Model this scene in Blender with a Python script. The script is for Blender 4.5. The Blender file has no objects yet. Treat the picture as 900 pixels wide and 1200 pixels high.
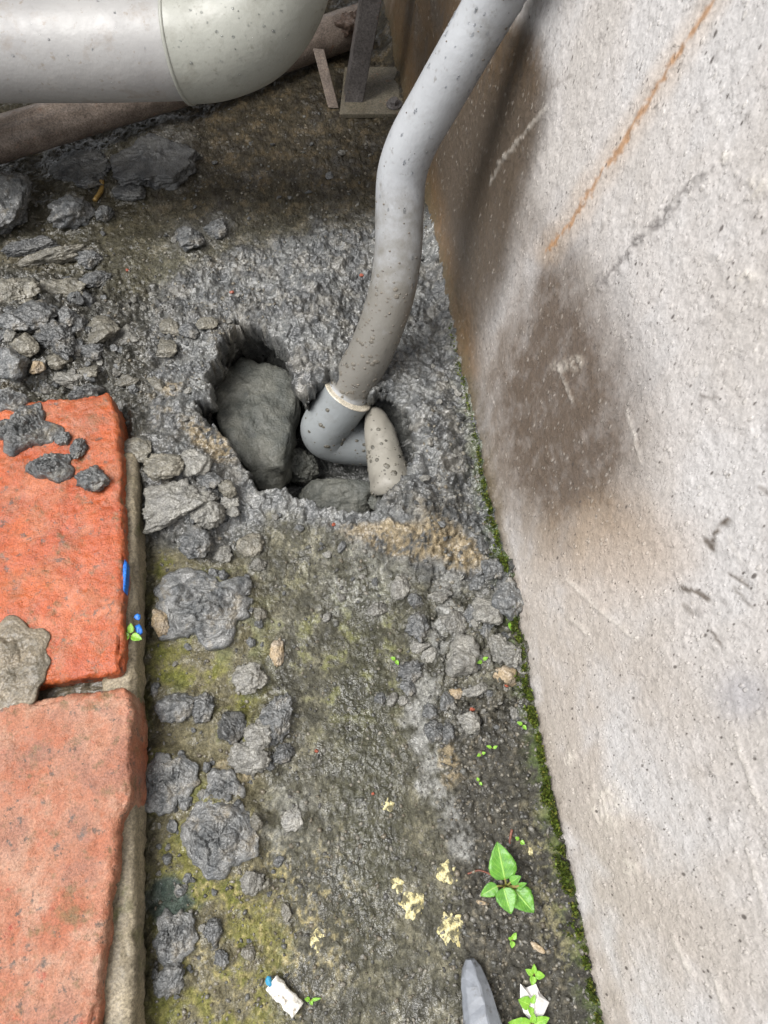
import bpy, bmesh, math, random
import numpy as np
from mathutils import Vector, Matrix

# ------------------------------------------------------------------ camera
H = .58; FPX = 867.; PIT = math.radians(65.4); YAW = math.radians(7.6)
fh = np.array([math.sin(YAW), math.cos(YAW), 0]); RT = np.array([math.cos(YAW), -math.sin(YAW), 0]); ZZ = np.array([0, 0, 1.])
FW = fh * math.cos(PIT) - ZZ * math.sin(PIT); UP = fh * math.sin(PIT) + ZZ * math.cos(PIT)
CAM = np.array([0, 0, H])
scene = bpy.context.scene
col = scene.collection
cd = bpy.data.cameras.new('camera'); cam = bpy.data.objects.new('camera', cd); col.objects.link(cam)
cam.matrix_world = Matrix(((RT[0], UP[0], -FW[0], 0), (RT[1], UP[1], -FW[1], 0), (RT[2], UP[2], -FW[2], H), (0, 0, 0, 1)))
cd.sensor_fit = 'VERTICAL'; cd.sensor_height = 36; cd.lens = 36 * FPX / 1200
cd.clip_start = .02; cd.clip_end = 200
cd.dof.use_dof = True; cd.dof.focus_distance = .665; cd.dof.aperture_fstop = 24
scene.camera = cam
# ------------------------------------------------------------------ light
SUN_EL, SUN_AZ = math.radians(64), math.radians(-98)     # azimuth from +Y towards +X
wd = bpy.data.worlds.new('World'); scene.world = wd; wd.use_nodes = True
nt = wd.node_tree; nt.nodes.clear()
sky = nt.nodes.new('ShaderNodeTexSky'); sky.sky_type = 'NISHITA'; sky.sun_disc = False
sky.sun_elevation = SUN_EL; sky.sun_rotation = SUN_AZ; sky.air_density = 1; sky.dust_density = 4; sky.ozone_density = 1
hs = nt.nodes.new('ShaderNodeHueSaturation'); hs.inputs['Saturation'].default_value = .22
bg = nt.nodes.new('ShaderNodeBackground'); bg.inputs['Strength'].default_value = .10
wo = nt.nodes.new('ShaderNodeOutputWorld')
nt.links.new(sky.outputs[0], hs.inputs['Color']); nt.links.new(hs.outputs[0], bg.inputs['Color']); nt.links.new(bg.outputs[0], wo.inputs['Surface'])
sd = bpy.data.lights.new('sun', 'SUN'); sd.energy = 2.15; sd.angle = math.radians(36); sd.color = (1, .975, .95)
sun = bpy.data.objects.new('sun', sd); col.objects.link(sun)
sdir = Vector((math.sin(SUN_AZ) * math.cos(SUN_EL), math.cos(SUN_AZ) * math.cos(SUN_EL), math.sin(SUN_EL)))
sun.rotation_euler = sdir.to_track_quat('Z', 'Y').to_euler()
vs = scene.view_settings; vs.view_transform = 'Standard'; vs.look = 'None'; vs.exposure = 1.0; vs.gamma = 1

rnd = random.Random(7)

# ------------------------------------------------------------------ projection helpers (pixels of the 900x1200 photograph -> places)
def ray(u, v): return FW + (u - 450) / FPX * RT + (600 - v) / FPX * UP
def P(u, v, z=0.): d = ray(u, v); return CAM + d * (z - H) / d[2]
XW = .1271      # wall face
LEAN = .13      # the wall batters back as it rises
XK = -.1676     # foot of the kerb
ZB = .042       # top of the bricks
def W(u, v, x=XW): d = ray(u, v); return CAM + d * x / d[0]
def proj(x, y, z):
    dx, dy, dz = x, y, z - H
    a = dx * FW[0] + dy * FW[1] + dz * FW[2]
    a = np.where(np.abs(a) < .05, .05, a)
    r = dx * RT[0] + dy * RT[1]; t = dx * UP[0] + dy * UP[1] + dz * UP[2]
    u = 450 + FPX * r / a; v = 600 - FPX * t / a
    return np.where(a > .05, u, -9999), np.where(a > .05, v, 9999)
def depth(p): return float(np.dot(np.asarray(p) - CAM, FW))

# ------------------------------------------------------------------ noise (numpy)
_rs = np.random.RandomState(3)
PERM = _rs.permutation(4096); PERM = np.concatenate([PERM, PERM])
G2 = np.stack([np.cos(_rs.rand(4096) * 6.2832), np.zeros(4096)], 1); G2[:, 1] = np.sqrt(1 - G2[:, 0]**2) * np.sign(_rs.rand(4096) - .5)
G3 = _rs.normal(size=(4096, 3)); G3 /= np.linalg.norm(G3, axis=1)[:, None]
RV = _rs.rand(4096, 3)
def h2(i, j, s=0): return PERM[(PERM[(i + s * 131) & 4095] + j) & 4095]
def h3(i, j, k, s=0): return PERM[(PERM[(PERM[(i + s * 131) & 4095] + j) & 4095] + k) & 4095]
def fade(t): return t * t * t * (t * (t * 6 - 15) + 10)
def n2(x, y, s=0):
    i = np.floor(x).astype(int); j = np.floor(y).astype(int); fx = x - i; fy = y - j; u = fade(fx); v = fade(fy)
    def g(a, b): q = G2[h2(i + a, j + b, s)]; return q[..., 0] * (fx - a) + q[..., 1] * (fy - b)
    return ((g(0, 0) * (1 - u) + g(1, 0) * u) * (1 - v) + (g(0, 1) * (1 - u) + g(1, 1) * u) * v) * 1.5
def fbm2(x, y, s=0, o=4, gain=.5):
    r = 0; a = 1; t = 0
    for k in range(o): r = r + a * n2(x * 2**k, y * 2**k, s + k); t += a; a *= gain
    return r / t
def n3(x, y, z, s=0):
    i = np.floor(x).astype(int); j = np.floor(y).astype(int); k = np.floor(z).astype(int)
    fx, fy, fz = x - i, y - j, z - k; u, v, w = fade(fx), fade(fy), fade(fz); r = 0
    for a in (0, 1):
        for b in (0, 1):
            for c in (0, 1):
                q = G3[h3(i + a, j + b, k + c, s)]
                r = r + (q[..., 0] * (fx - a) + q[..., 1] * (fy - b) + q[..., 2] * (fz - c)) * (u if a else 1 - u) * (v if b else 1 - v) * (w if c else 1 - w)
    return r * 1.4
def fbm3(x, y, z, s=0, o=4, gain=.5):
    r = 0; a = 1; t = 0
    for k in range(o): r = r + a * n3(x * 2**k, y * 2**k, z * 2**k, s + k); t += a; a *= gain
    return r / t
def worley(x, y, s=0, full=False):
    i = np.floor(x).astype(int); j = np.floor(y).astype(int)
    f1 = np.full(x.shape, 9.); f2 = f1.copy(); cid = np.zeros(x.shape, int); ox = f1.copy(); oy = f1.copy()
    for a in (-1, 0, 1):
        for b in (-1, 0, 1):
            h = h2(i + a, j + b, s); q = RV[h]
            ex = x - i - a - q[..., 0]; ey = y - j - b - q[..., 1]; d = np.hypot(ex, ey)
            m = d < f1; ox = np.where(m, ex, ox); oy = np.where(m, ey, oy); f2 = np.where(m, f1, np.minimum(f2, d)); cid = np.where(m, h, cid); f1 = np.where(m, d, f1)
    return (f1, f2, cid, ox, oy) if full else (f1, f2, cid)
def ss(a, b, t): t = np.clip((t - a) / (b - a), 0, 1); return t * t * (3 - 2 * t)
def polysd(u, v, pts):
    """signed distance in pixels, positive inside"""
    pts = np.asarray(pts, float); n = len(pts); d = np.full(u.shape, 1e9); ins = np.zeros(u.shape, bool)
    for k in range(n):
        ax, ay = pts[k]; bx, by = pts[(k + 1) % n]
        ex, ey = bx - ax, by - ay; wx, wy = u - ax, v - ay
        t = np.clip((wx * ex + wy * ey) / (ex * ex + ey * ey + 1e-9), 0, 1)
        d = np.minimum(d, (wx - t * ex)**2 + (wy - t * ey)**2)
        c = ((ay <= v) & (by > v)) | ((by <= v) & (ay > v))
        with np.errstate(divide='ignore', invalid='ignore'):
            xi = ax + (v - ay) * ex / (ey if abs(ey) > 1e-9 else 1e-9)
        ins ^= c & (u < xi)
    d = np.sqrt(d); return np.where(ins, d, -d)
def lined(u, v, pts):
    d = np.full(u.shape, 1e9)
    for (ax, ay), (bx, by) in zip(pts[:-1], pts[1:]):
        ex, ey = bx - ax, by - ay; wx, wy = u - ax, v - ay
        t = np.clip((wx * ex + wy * ey) / (ex * ex + ey * ey + 1e-9), 0, 1)
        d = np.minimum(d, (wx - t * ex)**2 + (wy - t * ey)**2)
    return np.sqrt(d)
def blob(u, v, c, r, rot=0):
    a = math.radians(rot); x = u - c[0]; y = v - c[1]
    X = (x * math.cos(a) + y * math.sin(a)) / r[0]; Y = (-x * math.sin(a) + y * math.cos(a)) / r[1]
    return np.sqrt(X * X + Y * Y)          # 1 on the rim
def lin(*c): return np.array([((x / 255 + .055) / 1.055)**2.4 if x > 10 else x / 255 / 12.92 for x in c])
def mixc(C, c, m): m = np.clip(m, 0, 1)[..., None]; return C * (1 - m) + np.asarray(c) * m

# ------------------------------------------------------------------ materials
def newmat(name):
    m = bpy.data.materials.new(name); m.use_nodes = True; t = m.node_tree
    b = t.nodes['Principled BSDF']; return m, t, b
def nd(t, typ, **k):
    n = t.nodes.new('ShaderNode' + typ)
    for a, v in k.items(): setattr(n, a, v)
    return n
def noise(t, vec, scale, detail=4, rough=.55):
    n = nd(t, 'TexNoise'); n.inputs['Scale'].default_value = scale; n.inputs['Detail'].default_value = detail; n.inputs['Roughness'].default_value = rough
    t.links.new(vec, n.inputs['Vector']); return n.outputs['Fac']
def ramp(t, fac, lo, hi, a=0., b=1.):
    n = nd(t, 'MapRange'); n.inputs['From Min'].default_value = lo; n.inputs['From Max'].default_value = hi
    n.inputs['To Min'].default_value = a; n.inputs['To Max'].default_value = b; t.links.new(fac, n.inputs['Value']); return n.outputs[0]
def mixn(t, fac, a, b, mode='MIX'):
    n = nd(t, 'Mix', data_type='RGBA', blend_type=mode)
    if isinstance(fac, (int, float)): n.inputs[0].default_value = fac
    else: t.links.new(fac, n.inputs[0])
    for v, i in ((a, 6), (b, 7)):
        if isinstance(v, (tuple, list, np.ndarray)): n.inputs[i].default_value = (*v[:3], 1)
        else: t.links.new(v, n.inputs[i])
    return n.outputs[2]
def math_(t, op, a, b):
    n = nd(t, 'Math', operation=op)
    for v, i in ((a, 0), (b, 1)):
        if isinstance(v, (int, float)): n.inputs[i].default_value = v
        else: t.links.new(v, n.inputs[i])
    return n.outputs[0]
def bump(t, b, h, dist, strength=1., coat=False):
    n = nd(t, 'Bump'); n.inputs['Distance'].default_value = dist; n.inputs['Strength'].default_value = strength
    t.links.new(h, n.inputs['Height']); t.links.new(n.outputs[0], b.inputs['Normal'])
    if coat: t.links.new(n.outputs[0], b.inputs['Coat Normal'])
    return n
def surf(name, c1, c2, scale=60, lo=.35, hi=.65, rough=(.3, .6), bscale=300, bdist=.0008, coat=0., coatr=.12, c3=None, c3scale=25, c3lim=(.55, .7), attr=None, objvar=0., spec=.3, fine=.5):
    """two-colour noise surface with fine grain, relief and optional water film"""
    m, t, b = newmat(name)
    tc = nd(t, 'TexCoord').outputs['Object']
    if attr:
        base = nd(t, 'Attribute', attribute_name=attr).outputs['Color']
    else:
        base = mixn(t, ramp(t, noise(t, tc, scale, 5), lo, hi), c1, c2)
    if c3 is not None: base = mixn(t, ramp(t, noise(t, tc, c3scale, 6, .65), *c3lim), base, c3)
    g = ramp(t, noise(t, tc, bscale * 2.2, 4, .7), .33, .67, 1 - fine, 1 + fine)
    cx = nd(t, 'CombineXYZ')
    for i in range(3): t.links.new(g, cx.inputs[i])
    base = mixn(t, 1., base, cx.outputs[0], 'MULTIPLY')
    if objvar:
        oi = nd(t, 'ObjectInfo').outputs['Random']; h = nd(t, 'HueSaturation'); t.links.new(base, h.inputs['Color'])
        t.links.new(ramp(t, oi, 0, 1, 1 - objvar, 1 + objvar), h.inputs['Value']); base = h.outputs[0]
    t.links.new(base, b.inputs['Base Color'])
    rn = noise(t, tc, bscale * .35, 4)
    t.links.new(ramp(t, rn, .35, .65, rough[0], rough[1]), b.inputs['Roughness'])
    b.inputs['Specular IOR Level'].default_value = spec
    if coat:
        t.links.new(ramp(t, noise(t, tc, bscale * .25, 3), .4, .6, coat * .35, coat), b.inputs['Coat Weight']); b.inputs['Coat Roughness'].default_value = coatr
    hh = math_(t, 'ADD', noise(t, tc, bscale * 1.5, 3, .5), math_(t, 'MULTIPLY', noise(t, tc, bscale * .5, 2), 2.2))
    bump(t, b, hh, bdist * .3, 1., coat > 0)
    return m

M = {}
M['clay'] = surf('wet_dark_clay', lin(70, 72, 73), lin(102, 102, 100), 90, rough=(.3, .55), bscale=420, bdist=.0026, coat=.55, coatr=.12, objvar=.3, c3=lin(104, 98, 86), c3scale=60)
M['slate'] = surf('dark_slate', lin(58, 59, 60), lin(84, 84, 82), 70, rough=(.35, .6), bscale=500, bdist=.0018, coat=.5, coatr=.2, objvar=.15)
M['stone'] = surf('grey_stone', lin(96, 95, 91), lin(126, 124, 117), 110, rough=(.35, .65), bscale=420, bdist=.0022, coat=.4, coatr=.14, objvar=.22)
M['mudstone'] = surf('muddy_stone', lin(82, 80, 73), lin(110, 106, 95), 90, rough=(.35, .6), bscale=420, bdist=.0022, coat=.45, coatr=.16, objvar=.2)
M['tan'] = surf('tan_stone', lin(150, 132, 104), lin(128, 118, 104), 110, rough=(.4, .6), bscale=400, bdist=.001, coat=.3, objvar=.15)
M['hole_rock'] = surf('clay_boulder', lin(74, 76, 72), lin(98, 98, 91), 45, rough=(.45, .7), bscale=330, bdist=.003, coat=.06, c3=lin(70, 72, 70), c3scale=60, fine=.22)
M['chip'] = surf('red_chip', lin(150, 80, 58), lin(120, 62, 48), 200, rough=(.3, .5), bscale=500, bdist=.0004, coat=.4)
M['yellow'] = surf('yellow_lichen', lin(196, 190, 150), lin(160, 148, 98), 260, rough=(.6, .8), bscale=700, bdist=.0012, c3=lin(90, 86, 66), c3scale=170, c3lim=(.47, .56))

# ------------------------------------------------------------------ object helpers
def link(name, me, mat, parent=None, loc=None):
    o = bpy.data.objects.new(name, me)
    if mat is not None and len(me.materials) == 0: me.materials.append(mat)
    col.objects.link(o)
    if parent is not None: o.parent = parent
    if loc is not None: o.location = [float(c) for c in loc]
    return o
def mesh(name, vs_, fs, smooth=True, attrs=None):
    me = bpy.data.meshes.new(name)
    vs_ = np.asarray(vs_, dtype=np.float32)
    if isinstance(fs, np.ndarray) and fs.ndim == 2:
        n, k = fs.shape
        me.vertices.add(len(vs_)); me.vertices.foreach_set('co', vs_.ravel())
        me.loops.add(n * k); me.loops.foreach_set('vertex_index', fs.astype(np.int32).ravel())
        me.polygons.add(n); me.polygons.foreach_set('loop_start', np.arange(0, n * k, k, dtype=np.int32))
        me.update(calc_edges=True)
    else:
        me.from_pydata([tuple(map(float, v)) for v in vs_], [], [tuple(int(i) for i in f) for f in fs]); me.update()
    if smooth: me.polygons.foreach_set('use_smooth', np.ones(len(me.polygons), bool))
    for nm, a in (attrs or {}).items():
        at = me.attributes.new(nm, 'FLOAT_COLOR', 'POINT')
        c = np.ones((len(vs_), 4), np.float32); c[:, :3] = a; at.data.foreach_set('color', c.ravel())
    return me
def tag(o, label, cat, group=None, kind=None):
    if label: o['label'] = label
    if cat: o['category'] = cat
    if group: o['group'] = group
    o['kind'] = kind or 'thing'
    return o
def empty(name, loc, label, cat, group=None):
    o = bpy.data.objects.new(name, None); col.objects.link(o); o.location = [float(c) for c in loc]; o.empty_display_size = .02
    return tag(o, label, cat, group)
def gridfaces(nx, ny):
    i, j = np.meshgrid(np.arange(nx - 1), np.arange(ny - 1)); a = (j * nx + i).ravel()
    return np.stack([a, a + 1, a + nx + 1, a + nx], 1)
def catmull(pts, n):
    pts = [np.asarray(p, float) for p in pts]; pts = [2 * pts[0] - pts[1]] + pts + [2 * pts[-1] - pts[-2]]
    out = []
    for k in range(1, len(pts) - 2):
        a, b, c, d = pts[k - 1:k + 3]
        for q in range(n):
            t = q / n; out.append(.5 * ((2 * b) + (-a + c) * t + (2 * a - 5 * b + 4 * c - d) * t * t + (-a + 3 * b - 3 * c + d) * t**3))
    out.append(pts[-2]); return np.array(out)
def sweep(path, rad, seg=40, cap=True, disp=None):
    """tube along path; rad scalar, list or (n,) array; disp(pos, nrm, s, ang) radial offset"""
    path = np.asarray(path); n = len(path); rad = np.ones(n) * rad
    T = np.gradient(path, axis=0); T /= np.linalg.norm(T, axis=1)[:, None]
    ref = np.array([0, 0, 1.]) if abs(T[0][2]) < .9 else np.array([1., 0, 0])
    N = np.cross(T[0], ref); N /= np.linalg.norm(N); Ns = []
    for t in T:
        N = N - t * np.dot(N, t); N = N / np.linalg.norm(N); Ns.append(N)
    Ns = np.array(Ns); B = np.cross(T, Ns)
    a = np.linspace(0, 2 * np.pi, seg, endpoint=False)
    dirs = Ns[:, None] * np.cos(a)[None, :, None] + B[:, None] * np.sin(a)[None, :, None]
    V = path[:, None] + dirs * rad[:, None, None]
    if disp is not None: V = V + dirs * disp(V, dirs)[..., None]
    V = V.reshape(-1, 3); fs = []
    for k in range(n - 1):
        for j in range(seg):
            j2 = (j + 1) % seg; fs.append((k * seg + j, k * seg + j2, (k + 1) * seg + j2, (k + 1) * seg + j))
    if cap:
        fs.append(tuple(range(seg))[::-1]); fs.append(tuple((n - 1) * seg + j for j in range(seg)))
    return V, fs, T, dirs
_ico = {}
def ico(sub):
    if sub not in _ico:
        bm = bmesh.new(); bmesh.ops.create_icosphere(bm, subdivisions=sub, radius=1); bm.verts.ensure_lookup_table()
        _ico[sub] = (np.array([v.co[:] for v in bm.verts]), np.array([[v.index for v in f.verts] for f in bm.faces])); bm.free()
    return _ico[sub]
def rock(seed, dims, sub=4, facets=11, rough=.1, lump=0., flat=0., slab=False, crust=1.):
    """an uneven broken lump: faceted by random cuts, crusted by noise; lump > .15 gives smeared clay with lobes"""
    D, F_ = ico(sub); r = np.random.RandomState(seed)
    N = r.normal(size=(facets, 3)); N /= np.linalg.norm(N, axis=1)[:, None]; d = .55 + .42 * r.rand(facets)
    if slab:
        a = np.arange(facets) / facets * 6.283 + r.rand(facets) * .5; N = np.stack([np.cos(a), np.sin(a), r.rand(facets) * .5 - .15], 1); N /= np.linalg.norm(N, axis=1)[:, None]; d = .75 + .3 * r.rand(facets)
        N = np.concatenate([N, [[.12, -.1, .98], [-.25, .2, .94]]]); d = np.concatenate([d, [.42, .5]])
    q = d[None] / np.maximum(D @ N.T, .05); q = np.sort(np.minimum(q, 1.2), axis=1)
    k = 13. if crust < 1 else 30. if lump < .15 else 12.; rr = -np.log(np.exp(-k * q).sum(1)) / k
    o = r.rand(3) * 50; A = lambda f, sd, oc=3, g_=.55: fbm3(D[:, 0] * f + o[0], D[:, 1] * f + o[1], D[:, 2] * f + o[2], sd, oc, g_)
    sz = max(dims); rough = rough * 1.25
    rr = rr * (1 + .22 * A(1.5, 3, 2) + rough * 1.5 * A(3.2, 1, 4, .62) + crust * .03 * (1 - 3 * np.abs(A(6.5, 7, 3))))
    if lump >= .15: rr = rr * (1 + lump * 1.2 * A(1.7, 11, 2))
    V = D * rr[:, None]; V = V / np.abs(V).max(0)
    V[:, 2] = np.where(V[:, 2] < -flat, -flat + (V[:, 2] + flat) * .25, V[:, 2]) if flat else V[:, 2]
    dm = np.asarray(dims, float); V = V * dm; n = V / dm**2; n /= np.linalg.norm(n, axis=1)[:, None] + 1e-12; m = float(np.min(dm)); g = float(np.prod(dm))**(1 / 3)
    Q = V / g + o; f = lambda k, sd, oc, gn: fbm3(Q[:, 0] * k, Q[:, 1] * k, Q[:, 2] * k, sd, oc, gn)
    dsp = crust * (.17 * f(1.7, 21, 3, .55) + .09 * (.3 - np.abs(f(2.6, 23, 3, .55))) + .045 * f(6.5, 25, 3, .6)) + (lump * .5 * (.25 - np.abs(f(2.1, 27, 2, .5))) if lump >= .15 else 0)
    return V + n * (dsp * (.5 * m + .5 * g))[:, None], F_

def pat(seed, dims, nr=44, na=110, lobes=.34, wob=1., teeth=.13):
    """a smeared pat: a closed low heap with a lobed outline and folded top"""
    r = np.random.RandomState(seed); o = r.rand(2) * 40; a = np.linspace(0, 6.28319, na, endpoint=False); ca, sa = np.cos(a), np.sin(a)
    Rr = 1 + lobes * 1.6 * fbm2(ca * 1.1 + o[0], sa * 1.1 + o[1], 3, 2) + teeth * fbm2(ca * 4.5 + o[0], sa * 5, 5, 3); rr = np.linspace(0, 1, nr + 1)[1:]**.8
    Re = rr[:, None] * (1 + (Rr - 1)[None] * rr[:, None]**2.5); xx = Re * ca[None]; yy = Re * sa[None]; sc = max(dims[:2])
    xw, yw = xx + .15 * fbm2(xx * 2 + o[0], yy * 2 + 9, 7, 3), yy + .15 * fbm2(xx * 2 + 5, yy * 2 + o[1], 8, 3)
    prof = (np.clip(1 - rr**2.2, 0, 1)**.7)[:, None]
    hh = .55 + .9 * fbm2(xw * 1.6 + o[0], yw * 1.6 + o[1], 11, 3) + wob * .4 * (.35 - np.abs(fbm2(xw * 2.2 + o[1], yw * 3.4 + o[0], 13, 3)) * 1.6) + wob * .3 * fbm2(xw * 9, yw * 9 + o[0], 15, 3, .7) + .16 * fbm2(xw * 30, yw * 30 + o[0], 16, 2)
    def cel(f, sd, amp):
        c1, c2, ci, ex, ey = worley(xw * f + o[0], yw * f + o[1], sd, True); return amp * ((RV[ci, 0] - .35) + ((RV[ci, 1] - .5) * ex + (RV[ci, 2] - .5) * ey) * 1.3 - .5 * ss(.16, 0, c2 - c1) + .5 * (1 - np.clip(c1, 0, 1)**2))
    zz = prof * np.clip(hh * .75 + wob * (cel(2.0, 61, .42) + cel(4.6, 63, .16)), .04, 2)
    k = np.array([dims[0], dims[1], dims[2]]); top = np.stack([xx, yy, zz], -1).reshape(-1, 3) * k; c = np.array([[0, 0, zz[0].mean()]]) * k; bot = np.stack([Rr * ca * .98, Rr * sa * .98, np.full(na, -.9)], -1) * k; cb = np.array([[0, 0, -.9]]) * k
    n = nr * na; fs = []
    for i in range(nr - 1):
        b0 = i * na
        for j in range(na): j2 = (j + 1) % na; fs.append((b0 + j, b0 + na + j, b0 + na + j2, b0 + j2))
    for j in range(na): j2 = (j + 1) % na; fs += [(n, j, j2), ((nr - 1) * na + j, n + 1 + j, n + 1 + j2, (nr - 1) * na + j2), (n + 1 + na, n + 1 + j2, n + 1 + j)]
    return np.concatenate([top, c, bot, cb]), fs

# ------------------------------------------------------------------ rubble: every lump that can be told apart
K = {'c': ('mud_clod', 'clod', 'clay'), 'l': ('slate_slab', 'slab', 'slate'), 's': ('stone', 'stone', 'stone'), 'm': ('muddy_stone', 'stone', 'mudstone'), 't': ('tan_stone', 'stone', 'tan')}
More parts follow.
